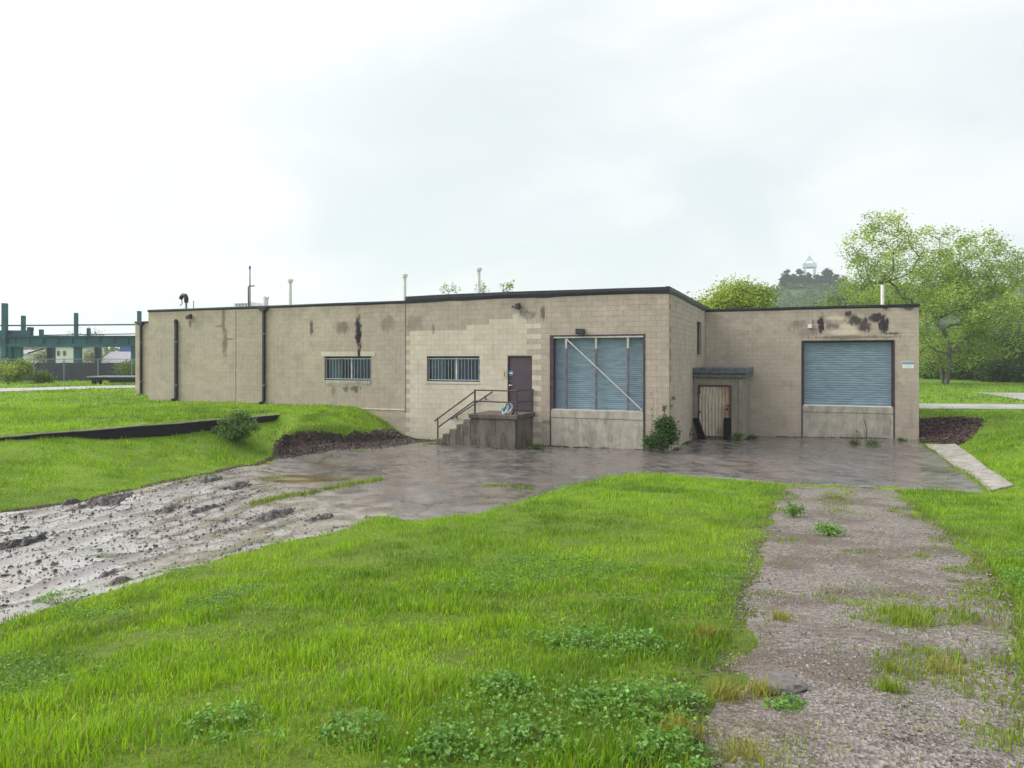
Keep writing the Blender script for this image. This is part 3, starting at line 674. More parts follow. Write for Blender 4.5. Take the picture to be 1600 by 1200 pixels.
# floor slab, roof slabs and dark edge trim
mb = MB(); mb.box(XL + .3, -.32, .32, YB - .3, FLOOR - .25, FLOOR - .02); mb.box(-.3, XE - .32, YR + .32, YB - .3, FLOOR - .25, FLOOR - .02); mb.obj('floor_slab', M['conc'], bld)
mb = MB(); mb.box(XL + .02, XJ - .02, .05, YB, TOP - .05, TOP + .03); mb.obj('roof', M['roof'], bld)
mb = MB(); mb.box(XJ, -.05, .05, YB, TOP - .05, TOP + .16); mb.obj('roof', M['roof'], bld)
mb = MB(); mb.box(-.03, XE - .02, YR + .05, YB, TOP - .05, TOP + .02); mb.obj('roof', M['roof'], bld)
mb = MB(); mb.box(-29.95, XL - .02, 3.05, YB, 5.2, 5.31); mb.obj('roof', M['roof'], bld)
def fascia(frame, u0, u1, zt, hgt, sag, seed, name='roof_edge_trim', out_=.03, step=.3):
    """membrane turned down over the wall head: its lower edge sags and folds"""
    mb = MB(); n = max(2, int((u1 - u0) / step)); rows = []
    for k in range(n + 1):
        u = u0 + (u1 - u0) * k / n; a = float(vnoise(u * .45, 0, seed)); b = float(vnoise(u * 1.7, 3, seed + 1)); c = float(vnoise(u * .35, 7, seed + 2))
        zb = zt - hgt + sag * (b - .5) * .5 + sag * (a - .5); t_ = zt + (c - .5) * sag * .6; mid = (t_ + zb) / 2
        rows.append([frame(u, .12, t_ + .004), frame(u, -out_, t_), frame(u, -out_ - .012 * a, mid), frame(u, -out_ + .012, zb), frame(u, .0, zb)])
    m_ = len(rows[0]); vs2 = [v for r in rows for v in r]
    mb.add(vs2, [(k * m_ + j, k * m_ + j + 1, k * m_ + m_ + j + 1, k * m_ + m_ + j) for k in range(n) for j in range(m_ - 1)] + [tuple(range(m_)), tuple(n * m_ + j for j in range(m_))])
    return mb.obj(name, M['membrane'], bld)
fascia(ff(0), XJ, .03, TOP + .23, .25, .07, 61)
fascia(fs_(0), -.03, YR + 2.0, TOP + .23, .25, .06, 62)
fascia(ff(0), XL - .03, XJ, TOP + .06, .12, .02, 63)
fascia(ff(YR), 0.03, XE + .03, TOP + .06, .13, .03, 64)
fascia(fs_(XE), YR - .03, YB, TOP + .06, .13, .03, 65)
fascia(ff(3.0), -30.03, XL + .0, 5.33, .1, .02, 66)
mb = MB(); mb.box(XJ - .012, XJ + .004, -.012, .02, 1.0, TOP - .02); mb.obj('movement_joint', M['jamb'], bld)
mb = MB(); mb.box(-15.0, XJ, -.03, .02, 1.08, 1.125); mb.obj('floor_ledge', M['cream'], bld, bevel=.008)
for px_, mm, ztop in ((368.5, 'jamb', 5.5), (457.5, 'cream', 5.5)):
    X = pY(px_, 560)[0]; mb = MB(); mb.box(X - .012, X + .012, -.006, .02, 1.15, ztop); mb.obj('wall_joint', M[mm], bld)

# ---- barred windows
def window(op, seed, nb):
    x0, x1, z0, z1 = op; rnd = random.Random(seed); wn = MB(); D = .22
    wn.box(x0 + .002, x0 + .05, D - .03, D + .03, z0 + .002, z1 - .002); wn.box(x1 - .05, x1 - .002, D - .03, D + .03, z0 + .002, z1 - .002)
    wn.box(x0 + .05, x1 - .05, D - .03, D + .03, z0 + .002, z0 + .06); wn.box(x0 + .05, x1 - .05, D - .03, D + .03, z1 - .06, z1 - .002)
    fr = wn.obj('window', M['frame'], bld)
    W_ = x1 - x0; c1, c2 = x0 + W_ * .30, x0 + W_ * .53
    for a, b, m_ in ((x0 + .05, c1 - .03, 'glass_blue'), (c1 + .03, c2 - .035, 'glass_dark'), (c2 + .035, x1 - .05, 'glass_mid')):
        mb = MB(); mb.box(a, b, D - .006, D + .006, z0 + .06, z1 - .06); mb.obj('pane', M[m_], fr)
    for c, m_ in ((c1, 'frame'), (c2, 'white')):
        mb = MB(); mb.box(c - .032, c + .032, D - .028, D + .028, z0 + .062, z1 - .062); mb.obj('mullion', M[m_], fr)
    me = MB().tube([(0, 0, 0), (0, 0, z1 - z0 - .16)], .009, 6).mesh('security_bar', M['bar'])
    for k in range(nb):
        o = bpy.data.objects.new('security_bar', me); o.location = (x0 + .07 + (W_ - .14) * k / (nb - 1) + rnd.uniform(-.008, .008), .055, z0 + .065); link(o, fr)
    for z in (z0 + .07, z1 - .1): mb = MB(); mb.box(x0 + .003, x1 - .003, .05, .062, z - .016, z + .016); mb.obj('bar_rail', M['bar'], fr)
    mb = MB(); mb.box(x0 + .003, x1 - .003, .03, D - .035, z0 - .015, z0 + .03); mb.obj('inner_sill', M['frame'], fr)
    return fr
win1 = window(WIN1, 1, 15); win2 = window(WIN2, 2, 16)
mb = MB(); mb.box(WIN1[0] - .18, WIN1[1] + .2, -.012, .02, WIN1[3] + .005, WIN1[3] + .2); mb.obj('lintel', M['cream'], win1, bevel=.006)
def rough_sill(op, parent, m_):
    mb = MB(); n = 26; x0, x1, z0 = op[0] + .05, op[1] - .03, op[2]; rows = []
    for k in range(n + 1):
        x = x0 + (x1 - x0) * k / n; zb = z0 - .17 - .13 * float(vnoise(x * 3.1, 1, 9)) - .05 * random.random()
        rows.append([(x, .02, z0 - .004), (x, -.03, z0 - .012), (x, -.028, (z0 + zb) / 2), (x, -.004, zb), (x, .02, zb)])
    mb.add([v for r in rows for v in r], [(k * 5 + j, k * 5 + j + 1, k * 5 + 6 + j, k * 5 + 5 + j) for k in range(n) for j in range(4)] + [tuple(range(5)), tuple(n * 5 + j for j in range(5))])
    mb.obj('sill', m_, parent)
rough_sill(WIN1, win1, M['conc'])
mb = MB(); mb.box(WIN2[0] - .02, WIN2[1] + .02, -.018, .02, WIN2[2] - .1, WIN2[2] - .004); mb.obj('sill', M['cream'], win2, bevel=.008)
# tall slit window in the side wall
mb = MB(); y0, y1, z0, z1 = SLIT
for a, b, c, d in ((y0 + .002, y0 + .06, z0 + .002, z1 - .002), (y1 - .06, y1 - .002, z0 + .002, z1 - .002), (y0 + .06, y1 - .06, z0 + .002, z0 + .06), (y0 + .06, y1 - .06, z1 - .06, z1 - .002)): mb.box(-.17, -.11, a, b, c, d)
slit = mb.obj('window', M['frame'], bld)
mb = MB(); mb.box(-.145, -.135, y0 + .06, y1 - .06, z0 + .06, z1 - .06); mb.obj('pane', M['glass_mid'], slit)
mb = MB(); mb.box(-.1, .03, y0 - .05, y1 + .05, z0 - .06, z0 - .002); mb.obj('sill', M['conc'], slit, bevel=.006)

# ---- the entrance door
x0, x1, z0, z1 = DOOR
mb = MB(); mb.box(x0 + .045, x1 - .045, .05, .095, FLOOR + .012, z1 - .05); door = mb.obj('door', M['door'], bld, bevel=.004, label='brown metal entrance door with a round blue sticker')
mb = MB()
for b_ in ((x0 + .002, x0 + .042, -.006, .14, FLOOR + .004, z1 - .002), (x1 - .042, x1 - .002, -.006, .14, FLOOR + .004, z1 - .002), (x0 + .042, x1 - .042, -.006, .14, z1 - .046, z1 - .002)): mb.box(*b_)
mb.obj('door_frame', M['jamb'], door)
p = pY(798, 583, .05); mb = MB(); mb.tube([(p[0], .0498, p[2]), (p[0], .046, p[2])], .115, 24); mb.obj('sticker', M['blue'], door)
mb = MB(); mb.box(p[0] - .075, p[0] + .075, .0435, .0455, p[2] - .03, p[2] + .03); mb.obj('sticker_print', M['white'], door, bevel=.0)
p = pY(797, 602, .03); mb = MB(); mb.tube([(p[0] - .02, .05, p[2]), (p[0] - .02, -.0, p[2])], .03, 10); mb.tube([(p[0] - .02, .005, p[2]), (p[0] + .1, .005, p[2] + .005)], .014, 8); mb.obj('door_handle', M['white'], door, smooth=False)
mb = MB(); mb.tube([(p[0] - .02, .05, p[2] + .17), (p[0] - .02, .03, p[2] + .17)], .028, 12); mb.obj('deadbolt', M['galv'], door)
# ---- loading docks
def slat_mesh(w_, SLAT_H, name='shutter_slat'):
    prof = []; n = 6
    for k in range(n + 1): t = k / n; prof.append((-(SLAT_H - .055) * .2 * math.sin(math.pi * t) - .003, t * (SLAT_H - .012) + .006))
    mb = MB(); vs2 = [(0, y, z) for y, z in prof] + [(w_, y, z) for y, z in prof] + [(0, .012, .0), (w_, .012, 0), (0, .012, SLAT_H), (w_, .012, SLAT_H)]
    m_ = n + 1; f = [(k, k + m_, k + m_ + 1, k + 1) for k in range(n)]
    f += [(2 * m_, 2 * m_ + 1, m_, 0), (n, m_ + n, 2 * m_ + 3, 2 * m_ + 2)]; f += [tuple([2 * m_] + list(range(m_)) + [2 * m_ + 2]), tuple([2 * m_ + 1] + list(range(m_, 2 * m_)) + [2 * m_ + 3])]
    mb.add(vs2, f); return mb.mesh(name, M['shutter'])
def dock(op, Y, zs, SLAT_H, jw, label):
    x0, x1, _, z1 = op; D = .24
    mb = MB(); mb.box(x0 + .03, x1 - .03, Y + .0, Y + TH, zs - .26, zs - .0)
    # the shutter: a part whose slats are pieces of their own
    rl = MB(); rl.box(x0 + .06, x0 + .11, Y + D - .05, Y + D + .05, zs + .002, z1 - .01); rl.box(x1 - .11, x1 - .06, Y + D - .05, Y + D + .05, zs + .002, z1 - .01)
    rl.box(x0 + .11, x1 - .11, Y + D + .03, Y + D + .05, zs + .03, z1 - .01)
    sh = rl.obj('roller_shutter', M['jamb'], bld, label=label)
    me = slat_mesh(x1 - x0 - .225, SLAT_H)
    n = int((z1 - .02 - zs - .08) / SLAT_H)
    for k in range(n + 1):
        o = bpy.data.objects.new('slat', me); o.location = (x0 + .112, Y + D + random.uniform(-.002, .002), zs + .08 + k * SLAT_H)
        if o.location.z + SLAT_H > z1: break
        link(o, sh)
    mb2 = MB(); mb2.box(x0 + .115, x1 - .115, Y + D - .03, Y + D + .02, zs + .012, zs + .078); mb2.obj('bottom_bar', M['shutter'], sh, bevel=.005)
    jb = MB()
    for a, b in ((x0 + .002, x0 + jw), (x1 - .058, x1 - .002)): jb.box(a, b, Y - .018, Y + TH - .02, BASE + .2, z1 - .004)
    jb.box(x0 + jw, x1 - .058, Y - .014, Y + .12, z1 - .05, z1 - .004)
    jb.obj('dock_frame', M['jamb'], bld)
    return sh
S1, S2 = 1.30, 1.08
sh1 = dock(DOCK1, 0, S1, .075, .15, 'blue grey roller shutter behind three steel posts and a diagonal brace')
sh2 = dock(DOCK2, YR, S2, .105, .058, 'plain blue grey roller shutter of the right wing')
def dock_base(op, Y, zs, pale):
    x0, x1 = op[0] + .06, op[1] - .06; mb = MB()
    mb.box(x0, x1, Y - .025, Y + TH, BASE + .1, zs - .30); b_ = mb.obj('dock_base', M['conc'], bld, bevel=.008)
    mb = MB(); mb.box(x0 + .0, x1 - .0, Y - .045, Y + TH, zs - .295, zs - .005); mb.obj('bumper_beam', M['conc'], b_, bevel=.012)
    mb = MB(); mb.box(x0 + .05, x1 - .05, Y - .03, Y + .17, zs - .003, zs + .03); mb.obj('dock_sill', M['white' if pale else 'postlight'], b_, bevel=.004)
dock_base(DOCK1, 0, S1, False); dock_base(DOCK2, YR, S2, True)
W1 = DOCK1[1] - DOCK1[0]
for f_ in (.175, .495, .825):
    X = DOCK1[0] + W1 * f_; mb = MB(); mb.box(X - .035, X + .035, .03, .10, S1 + .03, 3.62); mb.obj('guard_post', M['post'], bld, bevel=.004)
    mb = MB(); mb.box(X - .037, X + .037, .028, .10, 3.62, DOCK1[3] - .055); mb.obj('guard_post', M['postlight'], bld, bevel=.004, label='pale upper length of a dock guard post')
mb = MB(); mb.box(DOCK1[0] + .06, DOCK1[1] - .06, -.0, .06, DOCK1[3] - .115, DOCK1[3] - .055); mb.obj('guard_rail', M['postlight'], bld)
a_ = Vector((DOCK1[0] + W1 * .185, .012, DOCK1[3] - .16)); b_ = Vector((DOCK1[1] - .10, .012, S1 + .06))
mb = MB(); d_ = (b_ - a_).normalized(); n_ = Vector((-d_.z, 0, d_.x)) * .023
mb.add([a_ - n_, a_ + n_, b_ + n_, b_ - n_, a_ - n_ + Vector((0, .018, 0)), a_ + n_ + Vector((0, .018, 0)), b_ + n_ + Vector((0, .018, 0)), b_ - n_ + Vector((0, .018, 0))], [(0, 1, 2, 3), (7, 6, 5, 4), (0, 4, 5, 1), (1, 5, 6, 2), (2, 6, 7, 3), (3, 7, 4, 0)])
mb.obj('diagonal_brace', M['postlight'], bld)
# ---- wall lamps
def wall_lamp(px_, py_, Y, w_, h_, tilt=0.):
    p = pY(px_, py_, Y); mb = MB(); mb.prism([(p[0] - w_ / 2, p[2] - h_ / 2), (p[0] + w_ / 2, p[2] - h_ / 2 + tilt), (p[0] + w_ / 2, p[2] + h_ / 2), (p[0] - w_ / 2, p[2] + h_ / 2 - tilt)], Y - .2, Y - .03)
    o = mb.obj('wall_lamp', M['lamp'], bld, bevel=.015); mb = MB(); mb.box(p[0] - .05, p[0] + .05, Y - .03, Y + .002, p[2] - .06, p[2] + .06); mb.obj('back_plate', M['lamp'], o)
    mb = MB(); mb.box(p[0] - w_ * .38, p[0] + w_ * .38, Y - .205, Y - .198, p[2] - h_ * .3, p[2] + h_ * .1); mb.obj('lens', M['glass_mid'], o); return o
wall_lamp(298, 495, 0, .26, .24, .08); wall_lamp(811, 478.5, 0, .16, .24, .03); wall_lamp(1325, 489.5, YR, .24, .2, .05)
lp = wall_lamp(908, 518, 0, .34, .2, 0)
for px_, py_ in ((801, 479), ): 
    p = pY(px_ + 4, py_, 0); mb = MB(); mb.tube([(p[0] - .12, -.05, p[2]), (p[0] + .0, -.05, p[2])], .025, 8); mb.obj('conduit_stub', M['lamp'], bld)
p = pY(1265.5, 510, YR); mb = MB(); mb.box(p[0] - .085, p[0] + .085, YR - .1, YR + .002, p[2] - .085, p[2] + .085); o = mb.obj('junction_box', M['white'], bld, bevel=.01)
mb = MB(); mb.tube([(p[0] + .13, YR - .012, p[2] + .05), (p[0] + .13, YR - .012, p[2] + .3)], .01, 6); mb.obj('conduit', M['lamp'], bld)
mb = MB(); mb.tube([(p[0] + .09, YR - .015, p[2] + .06), (p[0] + .42, YR - .015, p[2] + .08)], .008, 6); mb.obj('cable', M['postlight'], bld)
# ---- downspouts
def downspout(X, Y, zt, zb, w_=.13, head=True, mt='dspout'):
    mb = MB(); mb.box(X - w_ / 2, X + w_ / 2, Y - .13, Y - .02, zb + .12, zt); o = mb.obj('downspout', M[mt], bld, bevel=.02)
    if head: mb = MB(); mb.prism([(X - .1, zt - .02), (X + .1, zt - .02), (X + .22, zt + .1), (X + .22, zt + .16), (X - .22, zt + .16), (X - .22, zt + .1)], Y - .2, Y - .005); mb.obj('rain_head', M[mt], o)
    else: mb = MB(); mb.prism([(X - .075, zt - .05), (X + .075, zt - .05), (X + .07, zt + .05), (X, zt + .15), (X - .07, zt + .05)], Y - .15, Y - .005); mb.obj('cap', M[mt], o)
    mb = MB(); mb.tube([(X, Y - .075, zb + .16), (X, Y - .08, zb + .08), (X - .1, Y - .26, zb + .02)], w_ * .52, 8); mb.obj('shoe', M[mt], o)
    for z in (zb + (zt - zb) * .2, zb + (zt - zb) * .75): mb = MB(); mb.box(X - w_ * .72, X + w_ * .72, Y - .137, Y - .004, z - .02, z + .02); mb.obj('strap', M['galv'], o)
downspout(-23.58, 0, 5.0, 1.22, .16, False); downspout(-18.23, 0, 5.42, 1.2, .13, True); downspout(pY(222, 560, 3.0)[0], 3.0, 5.12, 1.2, .12, True)
# ---- roof furniture
def roof_pipe(px_, ytop, Y, r_=.05, z0=TOP, cap=True, m_='white', name='vent_pipe'):
    p = pY(px_, ytop, Y); mb = MB(); mb.tube([(p[0], Y, z0 - .02), (p[0], Y, p[2] - .06)], r_, 12); o = mb.obj(name, M[m_], bld)
    if cap: mb = MB(); mb.tube([(p[0], Y, p[2] - .14), (p[0], Y, p[2] - .02), (p[0], Y, p[2])], [r_ * 1.7, r_ * 1.8, r_ * 1.2], 12); mb.obj('vent_cap', M[m_], o)
    return o
roof_pipe(453.5, 436, .6, .075); roof_pipe(632.3, 428, .35, .07); roof_pipe(748, 418, 1.6, .075, TOP + .15); roof_pipe(1379, 443, YR + .5, .075, TOP, False)
p = pY(1389, 470, YR + .5); mb = MB(); mb.tube([(p[0], YR + .5, TOP), (p[0], YR + .5, TOP + .28)], .03, 8); mb.obj('drain_pipe', M['lamp'], bld)
p = pY(415, 462, .3); mb = MB(); mb.tube([(p[0], .3, TOP), (p[0], .3, p[2] - .05)], .12, 12); o = mb.obj('vent_pipe', M['white'], bld); mb = MB(); mb.tube([(p[0] - .15, .3, p[2] - .1), (p[0] + .16, .3, p[2] - .1)], .06, 8); mb.obj('vent_cap', M['white'], o)
p = pY(291, 461, .8); X, Zt = p[0], p[2]
mb = MB(); mb.tube([(X, .8, TOP), (X, .8, Zt - .35)], .05, 10); o = mb.obj('gooseneck_vent', M['galv'], bld)
mb = MB(); mb.tube([(X, .8, Zt - .38), (X, .8, Zt - .15), (X - .06, .8, Zt - .03), (X - .2, .8, Zt), (X - .32, .8, Zt - .07), (X - .36, .8, Zt - .2)], [.1, .11, .11, .11, .1, .09], 10); mb.obj('hood', M['lamp'], o)
mb = MB(); mb.tube([(X - .30, .8, Zt - .2), (X - .27, .8, Zt - .42), (X - .42, .8, Zt - .52)], .025, 6); mb.obj('hook', M['galv'], o)
p = pY(302.5, 470, 1.); mb = MB(); mb.tube([(p[0], 1., TOP), (p[0], 1., p[2])], .022, 6); mb.obj('rod', M['galv'], bld)
p = pY(390.5, 417, 1.5); X, Zt = p[0], p[2]; zm = pY(390, 447, 1.5)[2]
mb = MB(); mb.tube([(X, 1.5, TOP), (X, 1.5, Zt)], [.05, .025], 8); o = mb.obj('antenna_mast', M['galv'], bld)
mb = MB(); mb.tube([(X, 1.5, Zt - .12), (X, 1.5, Zt + .04)], .045, 8); mb.obj('mast_tip', M['lamp'], o)
mb = MB(); mb.tube([(X - .1, 1.5, TOP), (X - .1, 1.5, zm - .06), (X - .05, 1.5, zm), (X + .28, 1.5, zm)], .03, 8); mb.obj('bracket', M['dspout'], o)
a_, b_ = pY(354, 478, 2.5), pY(385, 473.5, 2.5)
mb = MB(); mb.box(a_[0], b_[0] + .6, 2.5, 3.9, TOP, TOP + .30); mb.box(a_[0] + .35, b_[0] + .1, 2.6, 3.8, TOP + .30, b_[2] + .06); o = mb.obj('roof_air_unit', M['white'], bld, bevel=.02)
for k in range(4): mb = MB(); xx = a_[0] + .5 + k * .2; mb.box(xx, xx + .14, 2.585, 2.602, TOP + .33, b_[2]); mb.obj('louvre', M['galv'], o)

# ---- small plates
def text_obj(name, s, size, loc, m_, parent, al='CENTER', kx=1.):
    cu = bpy.data.curves.new(name, 'FONT'); cu.body = s; cu.size = size; cu.align_x = al; cu.align_y = 'CENTER'; cu.extrude = .0012; cu.resolution_u = 2
    o = bpy.data.objects.new(name, cu); dg = bpy.context.evaluated_depsgraph_get(); col.objects.link(o); dg.update()
    me = bpy.data.meshes.new_from_object(o.evaluated_get(bpy.context.evaluated_depsgraph_get())); col.objects.unlink(o); bpy.data.objects.remove(o)
    me.materials.clear(); me.materials.append(m_)
    q = bpy.data.objects.new(name, me); q.location = loc; q.rotation_euler = (R(90), 0, 0); q.scale = (kx, 1, 1); link(q, parent)
    if parent is not None and parent.type == 'EMPTY': q.location = Vector(loc) - parent.location
    return q
p = pY(788.5, 585, 0); np_ = thing('number_plate', (p[0], -.008, p[2]), 'small white plate with the number 1 left of the brown door', 'sign')
mb = MB(); mb.box(-.085, .085, -.004, .006, -.16, .16); mb.obj('plate', M['cream'], np_); text_obj('digit', '1', .27, (p[0], -.0145, p[2]), M['ink'], np_)
p = pY(1419, 570, YR); sg = thing('notice_sign', (p[0], YR - .012, p[2]), 'small white notice sign with blue header right of the plain shutter', 'sign')
mb = MB(); mb.box(-.22, .22, -.004, .01, -.16, .16); mb.obj('panel', M['sign'], sg, bevel=.002)
mb = MB(); mb.box(-.205, .205, -.0065, -.0042, .02, .145); hd = mb.obj('header', M['blue'], sg)
for s_ in (-1, 1): mb = MB(); mb.box(s_ * .185 - .014, s_ * .185 + .014, -.0085, -.0066, .03, .13); mb.obj('header_mark', M['ink'], sg)
text_obj('header_text', 'NOTICE', .1, (p[0], YR - .012 - .0085, p[2] + .083), M['sign'], sg)
for k, s_ in enumerate((.30, .24)): mb = MB(); mb.box(-s_ / 2, s_ / 2, -.0062, -.0042, -.06 - k * .05, -.045 - k * .05); mb.obj('text_line', M['bar'], sg)

# ================================================================== STOOP WITH STAIRS
SX0, SX1, SYF = -7.0, -5.2, -1.81
st = thing('concrete_stoop', ((SX0 + SX1) / 2, -.9, -.05), 'stained concrete stoop with stairs and dark pipe railing at the brown door', 'stairs')
def sub(mb, name, m_, parent=st, **k):
    o = mb.obj(name, m_, parent, **k)
    if parent is st: o.location = -Vector(st.location)
    return o
mb = MB(); mb.box(SX0, SX1, SYF, -.004, -.4, 1.03); sub(mb, 'landing_base', M['stoop'], bevel=.015)
mb = MB(); mb.box(SX0 - .06, SX1 + .1, SYF - .06, -.005, 1.031, 1.19); sub(mb, 'landing_slab', M['stoop_top'], bevel=.015)
nst = 5; xs0 = -8.47; run = (SX0 - .012 - xs0) / nst
for k in range(nst):
    mb = MB(); zt = .2 + .19 * k; mb.box(xs0 + run * k, xs0 + run * (k + 1) - .004, SYF + .02, -.004, -.4, zt); sub(mb, 'step', M['stoop'], bevel=.014)
rr = .028; yr = SYF + .1; xa, xb, xc = -8.42, -6.86, SX1 + .02
mb = MB(); mb.tube([(xa, yr, .15), (xa, yr, 1.0)], rr, 8); rail = sub(mb, 'railing', M['rail'], label='dark pipe railing along the front of stairs and landing')
def rp(pts, name='rail', r_=rr): mb = MB(); mb.tube(pts, r_, 8); o = mb.obj(name, M['rail'], rail); return o
rp([(xb, yr, 1.15), (xb, yr, 2.09)], 'rail_post', .034); rp([(xc, yr, 1.15), (xc, yr, 2.06)], 'rail_post'); rp([(xc + .0, -.06, 1.15), (xc, -.06, 2.02)], 'rail_post')
rp([(xa - .14, yr, .86), (xa, yr, .96), (xb, yr, 2.03)], 'handrail'); rp([(xa, yr, .62), (xb, yr, 1.68)], 'mid_rail')
rp([(xb, yr, 2.07), (xc, yr, 2.06), (xc, -.02, 2.05)], 'handrail'); rp([(xb, yr, 1.66), (xc, yr, 1.64), (xc, -.05, 1.63)], 'mid_rail')
wr = rp([(-8.67, -.09, .80), (-6.86, -.09, 1.94)], 'wall_handrail')
for t in (.13, .83):
    q = Vector((-8.67, -.09, .80)).lerp(Vector((-6.86, -.09, 1.94)), t); mb = MB(); mb.tube([(q.x, -.09, q.z), (q.x, -.09, q.z - .1), (q.x, -.002, q.z - .12)], .022, 8); mb.obj('bracket', M['rail'], rail)
# bundle of blue and white cord on the landing
cp = np.array([-5.62, SYF + .22, 1.19]); cord = thing('cord_bundle', tuple(cp), 'small bundle of blue and white cord leaning on the landing railing post', 'cord')
for k in range(4):
    pts = []; rx = .10 + .008 * k; rz_ = .20 - .012 * k
    for j in range(17):
        a = 2 * math.pi * j / 16; lean = .35; zz = rz_ * math.sin(a) + .225; pts.append((rx * math.cos(a) * .8 + lean * (zz - .2) + (k - 1.5) * .035, .05 * math.cos(a * 2) + .12 * zz + (k - 1.5) * .03, max(zz, .03)))
    mb = MB(); mb.tube(pts, .019, 6, cap=False); mb.obj('cord_loop', M['blue'] if k in (1,) else M['white'], cord)
mb = MB(); mb.tube([(-.15, 0, .04), (-.17, .02, .2), (-.09, .02, .26)], [.05, .06, .03], 8); mb.obj('cord_end', simple('teal_cord', srgb(70, 170, 160), .5), cord)
mb = MB(); mb.tube([(.2, -.02, .02), (.26, .0, .1), (.2, .02, .2)], [.05, .06, .02], 8); mb.obj('cord_tie', M['ink'], cord)

# ================================================================== SHED WITH RUSTY DOOR
SY = 5.95; S0, S1x = .012, 2.06; zg = -.25
shed = thing('concrete_shed', (1.0, SY, zg), 'small concrete entry shed with rusty corrugated door between the two docks', 'shed')
def ss(mb, name, m_, parent=shed, **k):
    o = mb.obj(name, m_, parent, **k)
    if parent is shed: o.location = -Vector(shed.location)
    return o
D0, D1, DZ0, DZ1 = .20, 1.60, -.12, 2.12
mb = MB(); mb.box(S0, D0, SY, SY + .2, -.6, 2.42); mb.box(D1, S1x, SY, SY + .2, -.6, 2.42); mb.box(D0, D1, SY, SY + .2, DZ1, 2.42); ss(mb, 'front_wall', M['shed'])
mb = MB(); mb.box(S1x - .18, S1x - .002, SY + .202, YR - .016, -.6, 2.42); ss(mb, 'side_wall', M['shed'])
mb = MB(); mb.box(S1x - .16, S1x - .02, SY - .06, SY - .002, -.6, 2.36); ss(mb, 'corner_pilaster', M['shed'], bevel=.01)
mb = MB(); mb.box(S0 - .0, S1x + .15, SY - .12, YR - .016, 2.424, 2.60); ss(mb, 'roof_slab', M['slab'], bevel=.02)
mb = MB(); mb.box(S0 - .0, S1x + .17, SY - .15, YR - .016, 2.604, 2.86); ss(mb, 'roof_cap', M['slab'], bevel=.02)
mb = MB(); mb.box(S0, S1x + .16, SY - .135, SY - .121, 2.575, 2.625); ss(mb, 'drip_edge', M['lamp'])
mb = MB()
for b_ in ((D0 + .002, D0 + .06, SY - .02, SY + .12, DZ0 - .1, DZ1 - .002), (D1 - .06, D1 - .002, SY - .02, SY + .12, DZ0 - .1, DZ1 - .002), (D0 + .06, D1 - .06, SY - .02, SY + .12, DZ1 - .07, DZ1 - .002)): mb.box(*b_)
fr = ss(mb, 'door_frame', M['jamb'])
# corrugated sheet: nine waves, the ribs leaning to the right at the top
nw, ns, nr = 9, 10, 14; V_ = []; F_ = []
for j in range(nr + 1):
    t = j / nr; z = DZ0 + .03 + (DZ1 - DZ0 - .12) * t
    for i in range(nw * ns + 1):
        u = i / (nw * ns); x = D0 + .075 + (D1 - D0 - .15) * u; sh_ = .10 * max(0, t - .8) / .2 * .6
        V_.append((x - 1.0, SY + .03 - .040 * math.cos(2 * math.pi * (nw * (u - sh_ * (1 - u) * 1.2))) - SY, z - zg))
for j in range(nr):
    for i in range(nw * ns):
        a = j * (nw * ns + 1) + i; F_.append((a, a + 1, a + nw * ns + 2, a + nw * ns + 1))
dr = np_obj('rusty_door', V_, F_, M['rust'], None, shed, smooth=True, label='rusty white corrugated iron door')
for z in (.1, .95, 1.8): mb = MB(); mb.box(D0 + .02 - 1.0, D0 + .13 - 1.0, -.05, -.022, z - zg - .05, z - zg + .05); mb.obj('hinge', M['jamb'], dr)
mb = MB(); mb.box(D1 - .2 - 1.0, D1 - .01 - 1.0, -.06, -.022, 1.22 - zg, 1.26 - zg); mb.obj('hasp', M['jamb'], dr)
mb = MB(); mb.tube([(D1 - .18 - 1.0, -.06, 1.08 - zg), (D1 - .18 - 1.0, -.03, 1.08 - zg)], .05, 10); mb.obj('padlock', M['ink'], dr)
mb = MB(); mb.box(D0 + .06, D1 - .06, SY - .05, SY + .1, DZ0 - .15, DZ0 - .0); ss(mb, 'threshold', M['stoop'], bevel=.01)
# rubber bumpers propped by the door
zb_ = hz(-.05 + .3, SY - .3) + .02
q = pX(1079, 640, .02); 
mb = MB(); mb.add([(-.0, -.09, 0), (.34, -.09, 0), (.34, .09, 0), (0, .09, 0), (-.23, -.03, .88), (.0, -.03, .92), (.0, .1, .92), (-.23, .1, .88)], [(0, 3, 2, 1), (4, 5, 6, 7), (0, 1, 5, 4), (1, 2, 6, 5), (2, 3, 7, 6), (3, 0, 4, 7)])
for t in (.3, .55): mb.add([(-.1 - .1 * t, -.1, .25 + t), (.22 - .1 * t, -.1, .25 + t), (.22 - .1 * t, -.085, .27 + t), (-.1 - .1 * t, -.085, .27 + t)], [(0, 1, 2, 3)])
b1 = pY(1086, 686, SY - .35); mb.obj('dock_bumper', M['black'], bevel=.02, loc=(.27, SY - .40, hz(.3, SY - .4) + .015), label='black rubber dock bumper slanting left of the rusty door', cat='bumper', group='black bumpers propped beside the rusty door')
b2 = pY(1136, 686, SY - .25); mb = MB(); mb.add([(-.15, -.06, 0), (.15, -.06, 0), (.15, .06, 0), (-.15, .06, 0), (-.15, .06, .93), (.15, .06, .93), (.15, .15, .93), (-.15, .15, .93)], [(0, 3, 2, 1), (4, 5, 6, 7), (0, 1, 5, 4), (1, 2, 6, 5), (2, 3, 7, 6), (3, 0, 4, 7)])
mb.obj('dock_bumper', M['black'], bevel=.02, loc=(b2[0], SY - .24, hz(b2[0], SY - .25) + .015), label='black rubber dock bumper upright against right edge of the rusty door', cat='bumper', group='black bumpers propped beside the rusty door')

